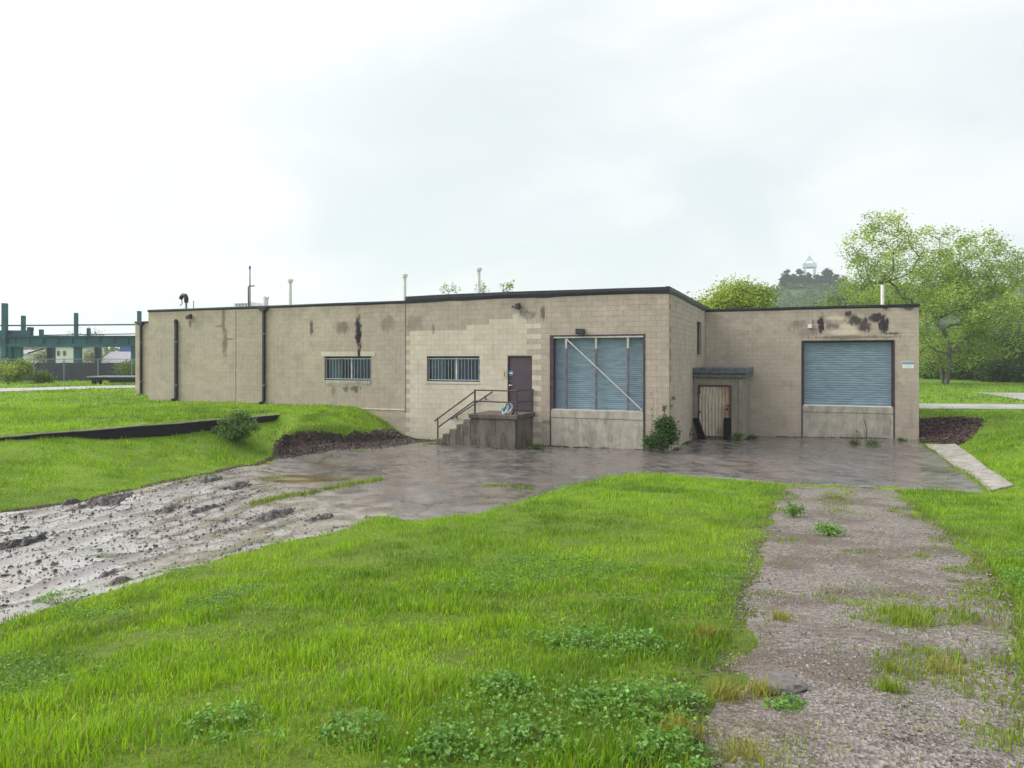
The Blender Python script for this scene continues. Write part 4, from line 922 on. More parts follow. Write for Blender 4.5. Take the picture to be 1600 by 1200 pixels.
# ================================================================== TREES, SHRUBS, WEEDS
def leaf_quads(C, size, cols, r, flat=.35, aspect=.55, outward=None):
    """one small folded diamond for each leaf"""
    n = len(C); d = r.normal(size=(n, 3)); d[:, 2] *= flat; d /= np.linalg.norm(d, axis=1)[:, None] + 1e-9
    u = r.normal(size=(n, 3)); u -= (u * d).sum(1)[:, None] * d; u /= np.linalg.norm(u, axis=1)[:, None] + 1e-9
    s = (size * r.uniform(.6, 1.35, n))[:, None]; nn = np.cross(d, u)
    V = np.empty((n, 4, 3)); V[:, 0] = C - d * s * .5; V[:, 2] = C + d * s * .5; V[:, 1] = C + u * s * aspect * .5 + nn * s * .08; V[:, 3] = C - u * s * aspect * .5 + nn * s * .08
    F = np.arange(n * 4).reshape(n, 4); return V.reshape(-1, 3), F, np.repeat(cols, 4, 0)
def leaf_colours(n, c0, c1, r, tone=None):
    t = r.uniform(0, 1, n) if tone is None else np.clip(tone + r.normal(0, .22, n), 0, 1)
    return (np.array(c0)[None] * (1 - t[:, None]) + np.array(c1)[None] * t[:, None]) * r.uniform(.82, 1.15, (n, 1))
def skeleton(base, attract, r, stem_h, n_stem=1, step=.9, jit=.12, spread=.25):
    """limbs that grow out to every crown point, each from the nearest limb already there"""
    nodes = []; par = []
    for s in range(n_stem):
        a = 2 * math.pi * s / max(n_stem, 1) + .6; p = np.array(base, float) + np.array([math.cos(a), math.sin(a), 0]) * (spread if n_stem > 1 else 0); prev = -1; k = max(2, int(stem_h / step))
        for j in range(k + 1):
            nodes.append(p.copy()); par.append(prev if j else -1); prev = len(nodes) - 1
            p = p + np.array([math.cos(a) * .12 * (n_stem > 1), math.sin(a) * .12 * (n_stem > 1), 1]) * stem_h / k + r.normal(0, jit * .5, 3) * np.array([1, 1, .2])
    top = np.array(base) + np.array([0, 0, stem_h]); order = np.argsort(np.linalg.norm(attract - top, axis=1)); ends = []
    for i in order:
        t = attract[i]; N_ = np.array(nodes); d = t - N_; L_ = np.linalg.norm(d, axis=1); cost = L_ + np.where(d[:, 2] < .1 * L_, .6 * L_, 0) + .0
        b = int(np.argmin(cost)); k = max(1, int(L_[b] / step)); p0 = N_[b]; prev = b; sag = r.normal(0, jit, 3)
        for j in range(1, k + 1):
            f = j / k; p = p0 + (t - p0) * f + (sag * math.sin(f * math.pi) * 1.5 + (r.normal(0, jit * .5, 3) if j < k else 0)); nodes.append(p); par.append(prev); prev = len(nodes) - 1
        ends.append(prev)
    return np.array(nodes), np.array(par), ends
def limbs_mesh(nodes, par, tip, power=2.3, flare=None, n=5, rmax=9):
    cnt = np.zeros(len(nodes)); kids = np.bincount(par[par >= 0], minlength=len(nodes)); rad = np.zeros(len(nodes))
    for i in range(len(nodes) - 1, -1, -1):
        if kids[i] == 0: cnt[i] = tip ** power
        rad[i] = min(max(cnt[i], tip ** power) ** (1 / power), rmax)
        if par[i] >= 0: cnt[par[i]] += cnt[i] * 1.01
    e = np.where(par >= 0)[0]; A = nodes[par[e]]; B = nodes[e]; d = B - A; ln = np.linalg.norm(d, axis=1); ok = ln > 1e-4; e, A, B, d = e[ok], A[ok], B[ok], d[ok] / ln[ok][:, None]
    ra = np.minimum(rad[par[e]], rad[e] * 1.6); rb = rad[e]; A = A - d * (ra * .3)[:, None]
    up = np.where(np.abs(d[:, 2:3]) < .9, np.array([[0, 0, 1.]]), np.array([[1., 0, 0]])); u = np.cross(up, d); u /= np.linalg.norm(u, axis=1)[:, None]; q = np.cross(d, u)
    an = 2 * np.pi * np.arange(n) / n; ring = u[:, None] * np.cos(an)[None, :, None] + q[:, None] * np.sin(an)[None, :, None]
    V = np.concatenate([A[:, None] + ring * ra[:, None, None], B[:, None] + ring * rb[:, None, None]], 1); m = len(e); b = (np.arange(m) * 2 * n)[:, None]; k = np.arange(n)[None]
    F = np.stack([b + k, b + (k + 1) % n, b + n + (k + 1) % n, b + n + k], 2).reshape(-1, 4)
    return V.reshape(-1, 3), F
def blobs(lobes, n, r):
    """points filling several ellipsoids, denser toward their skins"""
    vol = np.array([l[3] * l[4] * l[5] for l in lobes]) ** .75; k = r.multinomial(n, vol / vol.sum()); out_ = []
    for l, m in zip(lobes, k):
        d = r.normal(size=(m, 3)); d /= np.linalg.norm(d, axis=1)[:, None]; q = r.uniform(0.05, 1, (m, 1)) ** .45
        out_.append(np.array(l[:3]) + d * q * np.array(l[3:]))
    return np.concatenate(out_)
def tree(name, base, lobes, label, cat='tree', group=None, n_att=160, n_leaf=9000, leaf=.2, c0=(.05, .10, .015), c1=(.13, .22, .03), stem_h=3, n_stem=1, tip=.03, clump=.7, bark='bark', seed=0, step=.9, rmax=9, flat=.5, jit=.12, power=2.3, trunk='trunk'):
    r = np.random.default_rng(seed); base = np.array(base, float); att = blobs(lobes, n_att, r); att = att[att[:, 2] > base[2] + .25 * stem_h]
    nodes, par, ends = skeleton(base, att, r, stem_h, n_stem, step, jit)
    root = thing(name, tuple(base), label, cat, group)
    V, F = limbs_mesh(nodes, par, tip, power, rmax=rmax); np_obj(trunk, V - base, F, M[bark], None, root, smooth=True)
    tone = r.uniform(0, 1, len(ends)); k = r.integers(0, len(ends), n_leaf); cen = nodes[np.array(ends)][k] + r.normal(0, clump, (n_leaf, 3)) * np.array([1, 1, .75])
    cen = cen[cen[:, 2] > base[2] + .05]; k = k[:len(cen)]
    V, F, C = leaf_quads(cen, leaf, leaf_colours(len(cen), c0, c1, r, tone[k]), r, flat); np_obj('crown', V - base, F, M['leaf'], C, root)
    return root
def lobes_at(D, pts, thick=.8):
    """crown lobes given as they show in the photo (pixels), at the distance of the trunk"""
    k = D / FPX; out_ = []
    for i, (x, y, rx, ry) in enumerate(pts):
        p = pD(x, y, D + (i % 3 - 1) * rx * k * .5); out_.append((*p, rx * k, rx * k * thick, ry * k))
    return out_
def foot(px_, D): p = pD(px_, HOR, D); return (p[0], p[1], hz(p[0], p[1]) - .05)

YEL = ((.19, .28, .03), (.44, .54, .08)); MIDG = ((.08, .16, .02), (.22, .33, .045)); DEEP = ((.022, .055, .014), (.085, .155, .03)); PINE = ((.004, .011, .015), (.013, .026, .026))
# the big tree right of the building
tree('spreading_tree', foot(1478, 72), lobes_at(72, [(1385, 385, 60, 55), (1352, 430, 40, 40), (1455, 410, 70, 55), (1530, 415, 65, 58), (1575, 455, 55, 60), (1430, 465, 95, 42), (1515, 480, 85, 40), (1490, 445, 60, 45), (1490, 540, 75, 42), (1450, 550, 38, 35), (1550, 535, 50, 35)]),
     'large spreading tree with grey trunks and pale spring leaves right of the warehouse', n_att=520, n_leaf=50000, leaf=.23, c0=(.18, .30, .04), c1=(.50, .62, .15), stem_h=4.2, n_stem=3, tip=.028, clump=.48, bark='bark_grey', seed=3, step=1.0, rmax=.42, jit=.14, power=2.25)
tree('leafy_tree', foot(1150, 52), lobes_at(52, [(1150, 464, 22, 22), (1124, 478, 24, 16), (1180, 472, 20, 22), (1150, 482, 40, 18), (1166, 447, 11, 14), (1136, 455, 13, 15), (1106, 476, 9, 12)]), 'bright yellow green tree behind the inner roof corner', n_att=120, n_leaf=14000, leaf=.2, c0=YEL[0], c1=YEL[1], stem_h=3, seed=4, clump=.45, tip=.025)
tree('leafy_tree', foot(1086, 55), lobes_at(55, [(1084, 478, 18, 14), (1100, 482, 14, 12)]), 'small thin treetop left of the bright yellow green tree', n_att=50, n_leaf=1100, leaf=.2, c0=MIDG[0], c1=YEL[1], stem_h=3, seed=5, clump=.45, tip=.025)
# wood behind the big tree
for i, (x, D, top, rx, c, lab) in enumerate([(1425, 98, 500, 45, MIDG, 'mid green tree of the wood just right of the warehouse corner'), (1500, 90, 515, 48, MIDG, 'green tree of the wood directly behind the grey trunks'), (1555, 84, 520, 46, DEEP, 'dark green tree of the wood right of the grey trunks'),
        (1610, 82, 512, 50, DEEP, 'dark green tree of the wood at the right edge'), (1660, 86, 505, 50, DEEP, 'dark tree of the wood beyond the right edge'), (1540, 104, 492, 55, MIDG, 'taller tree at the back of the right wood')]):
    tree('woodland_tree', foot(x, D), lobes_at(D, [(x, top + 35, rx, 38), (x - 18, top + 66, rx * .8, 26), (x + 16, top + 62, rx * .8, 28)]), lab, group='trees of the wood on the right', n_att=90, n_leaf=9000, leaf=.34, c0=c[0], c1=c[1], stem_h=2.6, seed=20 + i, clump=.75, tip=.03)
for i, (x, D, lab) in enumerate([(1452, 92, 'low bush at the foot of the wood nearest the building'), (1520, 88, 'low dark bush in front of the wood right of the big trunks'), (1560, 80, 'low dark bush in the middle of the right wood edge'), (1600, 79, 'low dark bush at the right end of the wood edge')]):
    tree('undergrowth_bush', foot(x, D), lobes_at(D, [(x, 578, 30, 20), (x + 14, 585, 24, 14)]), lab, 'bush', 'bushes along the wood edge', n_att=50, n_leaf=3500, leaf=.3, c0=DEEP[0], c1=DEEP[1], stem_h=.6, seed=40 + i, clump=.5, tip=.02, trunk='stems')
for i, (x, D, y, rx, ry, lab) in enumerate([(1335, 125, 470, 40, 28, 'hazy green tree behind the right roof left of the white vent pipe'), (1395, 130, 478, 40, 26, 'hazy green tree behind the right roof right of the white vent pipe'), (1290, 150, 486, 36, 20, 'low hazy tree behind the middle of the right roof')]):
    tree('background_tree', foot(x, D), lobes_at(D, [(x, y, rx, ry), (x - 20, y + 15, rx * .7, ry * .8), (x + 20, y + 12, rx * .7, ry * .8)]), lab, group='trees behind the right roof', n_att=80, n_leaf=4500, leaf=.5, c0=MIDG[0], c1=MIDG[1], stem_h=4, seed=60 + i, clump=.9, tip=.04)

# distant hill with pines and a tower
HD = 430.
def hill_h(a, b): return 43 * np.exp(-((a - 62) / 125) ** 2 - (b / 60) ** 2) * sstep(-130, -20, a + 42) ** .6
hc = pD(1265, HOR, HD); rgt = np.array([cY, sY]); fwd = np.array([-sY, cY])
ga, gb = np.meshgrid(np.linspace(-200, 260, 80), np.linspace(-110, 110, 40)); hh = 48 * sstep(-78, -20, ga) * (1 - sstep(120, 250, ga) * .8) * np.exp(-(gb / 60) ** 2)
hh = hh * (1 + .10 * (fbm(ga * .03, gb * .03, 71) - .5)); HP = hc[:2] + ga.ravel()[:, None] * rgt + gb.ravel()[:, None] * fwd
I = np.arange(ga.size).reshape(ga.shape); F = np.stack([I[:-1, :-1].ravel(), I[:-1, 1:].ravel(), I[1:, 1:].ravel(), I[1:, :-1].ravel()], 1)
M['hill'] = simple('hill_grass', (.06, .115, .03), .95, .45, .03)
np_obj('hill', np.column_stack([HP, hh.ravel() - 1.]), F, M['hill'], smooth=True, kind='structure')
def hill_z(a, b):
    return 48 * float(sstep(-78, -20, a)) * (1 - float(sstep(120, 250, a)) * .8) * math.exp(-(b / 60) ** 2) - 1
r = np.random.default_rng(8); n = 16000; a = r.uniform(-75, 150, n); b = r.uniform(-75, -8, n); zz = np.array([hill_z(x, y) for x, y in zip(a, b)])
k = (zz > 1) & (fbm(a * .06, b * .06, 74) > .42); a, b, zz = a[k], b[k], zz[k]; pts = np.column_stack([hc[:2] + a[:, None] * rgt + b[:, None] * fwd, zz + r.uniform(.2, 2.6, len(a))])
V, F, C = leaf_quads(pts, 2.0, leaf_colours(len(pts), (.03, .065, .02), (.11, .18, .045), r), r, .5); np_obj('hillside_scrub', V, F, M['leaf'], C, label='green scrub covering the distant hillside', kind='stuff', cat='scrub')
PINES = [(1229, 426, 9), (1241, 430, 8), (1248, 425, 8), (1261, 432, 8), (1275, 433, 9), (1288, 428, 7), (1293, 421, 6), (1306, 431, 9), (1318, 437, 9)]
names = ['leftmost', 'second from left', 'third from left', 'fourth from left', 'middle', 'fourth from right', 'pointed third from right', 'second from right', 'rightmost']
for i, (x, top, rw_) in enumerate(PINES):
    D = 425 + (i * 37 % 22); k = D / FPX; p = pD(x, HOR, D); bz = 43.5; zt = 3.2 + (HOR - top) * k; lob = []
    for t, f in ((.18, .6), (.38, 1.), (.6, .85), (.8, .55), (.95, .22)): lob.append((p[0] + r.normal(0, .8), p[1], bz + (zt - bz) * t, rw_ * 1.35 * k * f, rw_ * 1.35 * k * f, (zt - bz) * .18))
    tree('pine_tree', (p[0], p[1], bz - 1.5), lob, names[i] + ' dark pine on the distant hilltop by the tower', group='pines on the distant hill', n_att=70, n_leaf=2600, leaf=1.5, c0=PINE[0], c1=PINE[1], stem_h=3, seed=80 + i, clump=.8, tip=.08, step=2.0, flat=.3)
p = pD(1265, HOR, 448); k = 448 / FPX; tw = thing('hilltop_tower', (p[0], p[1], 44), 'pale open steel tower with pointed top on the distant hill', 'tower'); z_ = lambda y: 3.2 + (HOR - y) * k - 44
for sx in (-1, 1):
    for sy in (-1, 1):
        mb = MB(); mb.box(sx * 2.9 - .75, sx * 2.9 + .75, sy * 2.9 - .75, sy * 2.9 + .75, -3, z_(419)); mb.obj('leg', M['tower'], tw)
        mb = MB(); mb.tube([(sx * 3.2, sy * 3.2, z_(412)), (0, 0, z_(399))], [.28, .22], 6); mb.obj('spire_rib', M['tower'], tw)
mb = MB(); mb.box(-4, 4, -4, 4, z_(418.5), z_(412.5)); mb.obj('belfry', M['tower'], tw); mb = MB(); mb.tube([(0, 0, z_(404)), (0, 0, z_(396.5))], [.9, .1], 6); mb.obj('finial', M['tower'], tw)
mb = MB(); mb.box(-2, 2, -2, 2, z_(406.5), z_(405.5)); mb.obj('spire_ring', M['tower'], tw)

# dark roofed house beyond the wood
p = pD(1600, HOR, 120); hs = thing('background_house', (p[0], p[1], .6), 'dark gable roofed house behind the wood at the right edge', 'house', rz=YAW)
mb = MB(); mb.box(-1.5, 12, 0, 8, 0, 8.2); mb.obj('wall', M['houseG'], hs); mb = MB(); mb.add([(-2, -.5, 8), (12.5, -.5, 8), (12.5, 8.5, 8), (-2, 8.5, 8), (-2, 4, 12.2), (12.5, 4, 12.2)], [(0, 1, 5, 4), (3, 4, 5, 2), (0, 4, 3), (1, 2, 5), (0, 3, 2, 1)]); mb.obj('roof', M['houseD'], hs)
for xw in (1, 5): mb = MB(); mb.box(xw, xw + 1.2, -.06, .02, 4.5, 6); mb.obj('window', M['pane'], hs)

# ================================================================== LEFT BACKGROUND
LG = 1.2
def frame_at(px_, D, z=LG): p = pD(px_, HOR, D); return (p[0], p[1], z)
def bx_px(mb, D, x0, x1, y0, y1, org, th=.4, y_min=None):
    """box given by its outline in the photo at distance D, in the local frame of a thing standing at org with the camera's yaw"""
    k = D / FPX; ox = org[0]
    a, b = (x0 - ox) * k, (x1 - ox) * k; zt = 3.2 + (HOR - y0) * k - org[1]; zb = 3.2 + (HOR - y1) * k - org[1]
    mb.box(a, b, org[2], org[2] + th, max(zb, y_min) if y_min is not None else zb, zt)
# green steel runway
D = 80.; OX = 110; gr = thing('steel_viaduct', frame_at(OX, D), 'teal painted steel viaduct with upright columns left of the warehouse', 'viaduct', rz=YAW)
def g(name, x0, x1, y0, y1, back=0., th=.4, m_='teal', lo=None, bev=0):
    mb = MB(); bx_px(mb, D, x0, x1, y0, y1, (OX, LG, back), th, lo); return mb.obj(name, M[m_], gr, bevel=bev)
beam = g('main_girder', -140, 300, 527, 538, 0, .5); 
for y0, y1, m_ in ((524.5, 527.4, 'teal_dark'), (537.5, 542, 'teal')): mb = MB(); bx_px(mb, D, -140, 300, y0, y1, (OX, LG, -.25), 1.0); mb.obj('flange', M[m_], beam)
for x in range(-130, 300, 22): mb = MB(); bx_px(mb, D, x, x + 1.2, 527.5, 537.4, (OX, LG, -.12), .12); mb.obj('stiffener', M['teal'], beam)
g('rear_girder', -140, 300, 529, 540, 6.5, .5, 'teal_dark'); g('upper_girder', -140, 45, 516, 524.4, .2, .6); g('girder_end_block', 41, 46.5, 511, 516.2, .1, .6, 'teal_dark')
for x0, x1, y0, back in ((5.5, 12, 474, -.35), (117, 120.5, 489, -.2), (215.5, 219.5, 486, -.2), (-95, -89, 476, -.3), (21, 25, 492, 1.2), (51.5, 55.5, 514, 1.), (127, 130, 512, 1.), (205, 208.5, 511, 1.), (280, 284, 488, -.2)):
    g('upright_post', x0, x1, y0, 560 if x0 == 5.5 else 527, back, .45, 'teal')
for x0, x1, back in ((13, 18, -.1), (20, 29, .2), (-88, -78, .2), (46, 55, 3.), (113, 122, .2), (124, 130, 3.), (203, 209, .2), (212, 219, 3.), (-20, -12, 3.)):
    g('column', x0, x1, 541.8, 700, back, .6, 'teal_dark' if back > 1 else 'teal', 0.)
for y, a, b in ((508, -140, 300), (522.0, 60, 300)):
    k = D / FPX; z = 3.2 + (HOR - y) * k - LG; mb = MB(); mb.tube([((a - OX) * k, .2, z - .12), ((b - OX) * k, .2, z + .12)], .09 if y < 515 else .06, 6); mb.obj('pipe_rail', M['teal_dark'], gr)
k = D / FPX; mb = MB(); mb.tube([((29 - OX) * k, 1.5, 3.2 + (HOR - 552) * k - LG), ((46 - OX) * k, 2.5, 3.2 + (HOR - 544) * k - LG)], .1, 6); mb.obj('diagonal_strut', M['teal_dark'], gr)
# dark boarded wall and chain-link fence
D = 66.; k = D / FPX; dw = thing('board_wall', frame_at(100, D), 'long dark blue boarded wall behind the chain link fence', 'wall', rz=YAW); a, b = (-160 - 100) * k, (330 - 100) * k; n = 60
for i in range(n):
    x0 = a + (b - a) * i / n; mb = MB(); mb.box(x0, x0 + (b - a) / n - .02, random.uniform(0, .03), .12, -.1, 3.2 + (HOR - 567 + random.uniform(-.6, .6)) * k - LG); mb.obj('board', M['darkwall'], dw)
D = 62.; k = D / FPX; fc = thing('chain_link_fence', frame_at(100, D), 'grey chain link fence with galvanised posts left of the warehouse', 'fence', rz=YAW); fh = 2.05
xs_ = [(x - 100) * k for x in (-150, -97, -45, 4, 53, 100, 153, 206, 260, 312)]
for x in xs_: mb = MB(); mb.tube([(x, 0, -.1), (x, 0, fh + .05)], .05, 8); mb.obj('post', M['galv'], fc)
for i in range(len(xs_) - 1): mb = MB(); mb.tube([(xs_[i] + .05, 0, fh), (xs_[i + 1] - .05, 0, fh)], .03, 6); mb.obj('top_rail', M['galv'], fc)
mb = MB(); x = xs_[0]
while x < xs_[-1]:
    for s_ in (-1, 1):
        x2 = x + s_ * fh; mb.tube([(x, .01 * s_, 0), (x2, .01 * s_, fh)], .006, 3, cap=False)
    x += .24
mb.obj('wire_mesh', M['galv'], fc)
# flatbed trailer beside the end wall
D = 57.; k = D / FPX; tr = thing('flatbed_trailer', frame_at(176, D), 'low dark steel flatbed trailer parked before the fence', 'trailer', rz=YAW)
a, b = (135 - 176) * k, (262 - 176) * k; zt = 3.2 + (HOR - 588) * k - LG
mb = MB(); mb.box(a, b, 0, 2.4, zt - .1, zt); mb.obj('deck', M['galv'], tr, bevel=.01); mb = MB(); mb.box(a + .1, b - .1, .1, 2.3, zt - .30, zt - .102); mb.obj('frame', M['trailer'], tr)
mb = MB(); mb.box(a + 1.7, b - .3, .25, 2.1, .16, zt - .31); mb.obj('load_box', M['trailer'], tr)
for x in (a + .35, a + .8): mb = MB(); mb.box(x - .12, x + .12, .3, .6, 0.0, zt - .31); mb.obj('leg', M['trailer'], tr)
for x in (b - 1.6, b - .7):
    for y in (.12, 2.0): mb = MB(); mb.tube([(x, y, .35), (x, y + .2, .35)], .35, 16); mb.obj('wheel', M['black'], tr)
# houses beyond
def house(px0, px1, ytop, D, label, m_wall, m_roof, roof='gable', yroof=None, wins=(), dz=9.):
    k = D / FPX; c = (px0 + px1) / 2; h = thing('background_house', frame_at(c, D), label, 'house', 'houses beyond the viaduct', YAW); w_ = (px1 - px0) * k / 2; zt = 3.2 + (HOR - ytop) * k - LG
    mb = MB(); mb.box(-w_, w_, 0, dz, -.2, zt); mb.obj('wall', m_wall, h)
    if yroof is not None:
        zr = 3.2 + (HOR - yroof) * k - LG; e = .5; mb = MB(); mb.add([(-w_ - e, -e, zt - .1), (w_ + e, -e, zt - .1), (w_ + e, dz + e, zt - .1), (-w_ - e, dz + e, zt - .1), (-w_ - e, dz / 2, zr), (w_ + e, dz / 2, zr)], [(0, 1, 5, 4), (3, 4, 5, 2), (0, 4, 3), (1, 2, 5), (0, 3, 2, 1)]); mb.obj('roof', m_roof, h)
    else: mb = MB(); mb.box(-w_ - .2, w_ + .2, -.2, dz + .2, zt, zt + .3); mb.obj('roof', m_roof, h)
    for x, y, ww, hh_ in wins:
        X = (x - c) * k; z = 3.2 + (HOR - y) * k - LG; mb = MB(); mb.box(X - ww / 2, X + ww / 2, -.08, .03, z - hh_ / 2, z + hh_ / 2); wn = mb.obj('window', M['houseG'], h); mb = MB(); mb.box(X - ww / 2 + .08, X + ww / 2 - .08, -.11, -.081, z - hh_ / 2 + .08, z + hh_ / 2 - .08); mb.obj('pane', M['pane'], wn)
    return h
house(78, 122, 543, 140, 'white flat roofed house seen below the teal viaduct', M['houseW'], M['houseG'], wins=[(91.5, 552, .6, 1.0), (101, 552, .6, 1.0)])
house(158, 212, 566, 150, 'house with a broad grey shingle roof below the viaduct', M['houseW'], M['houseG'], yroof=549)
house(187, 240, 541, 190, 'blue metal building behind the grey shingle roof', M['houseB'], M['houseB'])
house(20, 58, 552, 150, 'pale house between the teal columns at the far left', M['houseW'], M['houseG'], yroof=546)
for i, (x, D, y, rx, ry, nl, c, lab) in enumerate([(70, 110, 556, 16, 14, 700, (.2, .18, .14), 'thin leafed tree left of the white house'), (148, 105, 556, 20, 14, 800, (.22, .2, .15), 'thin bare tree before the grey shingle roof'), (124, 120, 530, 22, 16, 500, (.2, .2, .12), 'sparse treetop showing above the teal girder'), (150, 125, 525, 14, 8, 350, (.2, .2, .12), 'small sparse treetop above the girder nearer the warehouse')]):
    tree('background_tree', foot(x, D), lobes_at(D, [(x, y, rx, ry), (x - 6, y + 5, rx * .8, ry * .7)]), lab, n_att=70, n_leaf=nl, leaf=.28, c0=c, c1=(.24, .27, .12), stem_h=2.5, seed=120 + i, clump=.5, tip=.035)
for i, (x, D, y, rx, ry, lab) in enumerate([(14, 59, 580, 24, 16, 'leafy roadside bush at the far left edge of the lawn'), (34, 60, 574, 14, 12, 'taller leafy bush beside the far left bush'), (205, 64.5, 575, 22, 10, 'dark green bush behind the flatbed trailer'), (66, 60.5, 590, 8, 6, 'tiny bush at the chain link fence')]):
    tree('roadside_bush', foot(x, D), lobes_at(D, [(x, y, rx, ry), (x + 5, y + 5, rx * .7, ry * .6)]), lab, 'bush', 'bushes along the fence', n_att=60, n_leaf=2200, leaf=.17, c0=DEEP[1], c1=YEL[1] if i < 2 else MIDG[1], stem_h=.5, seed=130 + i, clump=.25, tip=.015, trunk='stems', step=.4)
r = np.random.default_rng(17); n = 7000; px_ = r.uniform(-260, 420, n); Dd = r.uniform(230, 300, n); hgt = 3 + 9 * fbm(px_ * .03, Dd * .02, 91); pts = np.array([pD(x, HOR, d) for x, d in zip(px_, Dd)]); pts[:, 2] = 1 + r.uniform(0, 1, n) ** .8 * hgt
V, F, C = leaf_quads(pts, 2.2, leaf_colours(n, (.05, .08, .03), (.14, .18, .06), r), r, .5); np_obj('distant_wood', V, F, M['leaf'], C, label='distant band of trees far behind the left fence', cat='wood', kind='stuff')
n = 9000; px_ = r.uniform(1000, 1800, n); Dd = r.uniform(160, 260, n); hgt = 4 + 12 * fbm(px_ * .02, Dd * .02, 95); pts = np.array([pD(x, HOR, d) for x, d in zip(px_, Dd)]); pts[:, 2] = .6 + r.uniform(0, 1, n) ** .8 * hgt
V, F, C = leaf_quads(pts, 1.8, leaf_colours(n, (.04, .075, .02), (.12, .19, .045), r), r, .5); np_obj('distant_wood', V, F, M['leaf'], C, label='distant band of trees far behind the right wing', cat='wood', kind='stuff')

# ================================================================== NEAR PLANTS
def shrub(name, px_, py_, lobes, label, cat='shrub', group=None, n_leaf=1500, leaf=.07, c0=MIDG[0], c1=MIDG[1], seed=0, n_att=60, stem_h=.2, clump=.08, at=None, n_stem=1, tip=.006):
    p = ground_pt(px_, py_) if at is None else np.array(at, float); lb = [(p[0] + a, p[1] + b, p[2] + c, d, e, f) for a, b, c, d, e, f in lobes]
    return tree(name, (p[0], p[1], p[2] - .02), lb, label, cat, group, n_att, n_leaf, leaf, c0, c1, stem_h, n_stem, tip, clump, 'twig', seed, .15, .03, .6, .02, 2.3, 'stems')
SH = ((.030, .075, .020), (.10, .20, .045))
q = (-.12, -.42, hz(-.12, -.42))
shrub('dock_corner_shrub', 0, 0, [(-.25, -.1, .35, .5, .25, .32), (.05, -.05, .75, .42, .25, .42), (.0, -.05, 1.1, .3, .2, .25), (.3, 0, .6, .25, .25, .35), (-.45, .05, .2, .25, .15, .2)], 'bushy green shrub at the outer corner beside the posted shutter', at=q, n_leaf=5200, leaf=.075, c0=SH[0], c1=SH[1], seed=201, n_att=150, clump=.09)
for i, (dx, h_, lab, nl) in enumerate([(.28, 2.05, 'tall weed stalk with a leafy tip above the corner shrub', 160), (.02, 1.75, 'leafy shoot rising from the middle of the corner shrub', 220), (-.42, 2.4, 'thin bare dry stalk left of the corner shrub', 12)]):
    lob = [(0, 0, h_ * .88, .06, .06, .12), (0, 0, h_ * .6, .09, .06, .3)] if i else [(.02, 0, h_ * .94, .07, .06, .08), (.0, 0, h_ * .8, .06, .05, .06), (0, 0, h_ * .5, .06, .05, .3)]
    shrub('weed_stalk', 0, 0, lob, lab, 'weed', at=(q[0] + dx, q[1] + .12, q[2]), n_leaf=nl, leaf=.06, c0=SH[0], c1=SH[1], seed=205 + i, n_att=14, stem_h=h_ * .45, clump=.035, tip=.005)
shrub('bank_shrub', 366, 688, [(0, 0, .3, .62, .45, .28), (-.35, .1, .5, .35, .35, .3), (.1, .05, .75, .3, .3, .3), (.45, .05, .45, .4, .35, .22), (-.6, 0, .25, .25, .25, .2)], 'round green shrub growing against the low retaining wall', n_leaf=4200, leaf=.075, c0=(.045, .10, .03), c1=(.19, .31, .09), seed=210, n_att=130, clump=.09)
for i, (px_, py_, w_, h_, nl, c1, lab) in enumerate([(1072, 688, .22, .75, 420, SH[1], 'upright weeds at the side wall left of the slanting bumper'), (1152, 690, .32, .35, 620, (.20, .32, .05), 'yellow green weeds right of the rusty door'), (1176, 688, .2, .25, 300, SH[1], 'small weeds at the wall right of the shed'),
        (1336, 695, .3, .22, 420, (.14, .26, .05), 'low weeds below the plain shutter, left clump'), (1366, 697, .32, .24, 480, (.20, .34, .05), 'low bright weeds below the plain shutter, right clump'), (1340, 684, .14, .45, 180, SH[1], 'upright dark weed against the base of the plain shutter'), (1410, 690, .2, .16, 200, SH[1], 'weeds at the foot of the right wing corner'),
        (838, 703, .35, .18, 420, SH[1], 'low weeds between the stoop and the posted shutter'), (1240, 808, .15, .26, 380, (.26, .48, .08), 'bright green weed clump at the top of the gravel drive'), (1295, 838, .19, .16, 420, (.24, .46, .09), 'leafy weed clump in the middle of the gravel drive')]):
    shrub('wall_weeds' if py_ < 750 else 'weed_clump', px_, py_, [(0, 0, h_ * .5, w_, w_ * .7, h_ * .45)], lab, 'weed', n_leaf=nl, leaf=.055 if py_ < 750 else .045, c0=SH[0] if py_ < 750 else (.09, .22, .04), c1=c1, seed=220 + i, n_att=40, stem_h=.08, clump=.05, tip=.004)
# a dry sapling stem at the right dock base
p = ground_pt(1356, 690); mb = MB(); X0 = p[0]; Yw = YR - .12; z0 = hz(X0, Yw)
mb.tube([(X0, Yw, z0 - .02), (X0 + .02, Yw, z0 + .35), (X0 - .03, Yw + .02, z0 + .62), (X0 - .12, Yw + .04, z0 + .95)], [.022, .018, .014, .008], 6); mb.tube([(X0 - .03, Yw + .02, z0 + .60), (X0 + .03, Yw + .03, z0 + .75)], [.01, .005], 5)
mb.obj('dry_sapling', M['bark'], label='bare forked sapling against the concrete below the plain shutter', cat='sapling')
# weeds rooted on the roof edge
for i, (px_, py_, w_, h_, lab) in enumerate([(703, 458, .55, .75, 'sparse plant growing on the roof left of the tallest vent pipe'), (752, 455, .3, .85, 'sparse plant growing on the roof at the tallest vent pipe'), (792, 455, .3, .8, 'small plant growing on the roof right of the tallest vent pipe')]):
    p = pY(px_, py_, 1.9); shrub('roof_plant', 0, 0, [(0, 0, h_ * .65, w_, .25, h_ * .4)], lab, 'plant', 'plants on the warehouse roof', at=(p[0], 1.9, TOP + .15), n_leaf=170, leaf=.08, c0=MIDG[0], c1=YEL[1], seed=240 + i, n_att=22, stem_h=.15, clump=.06)

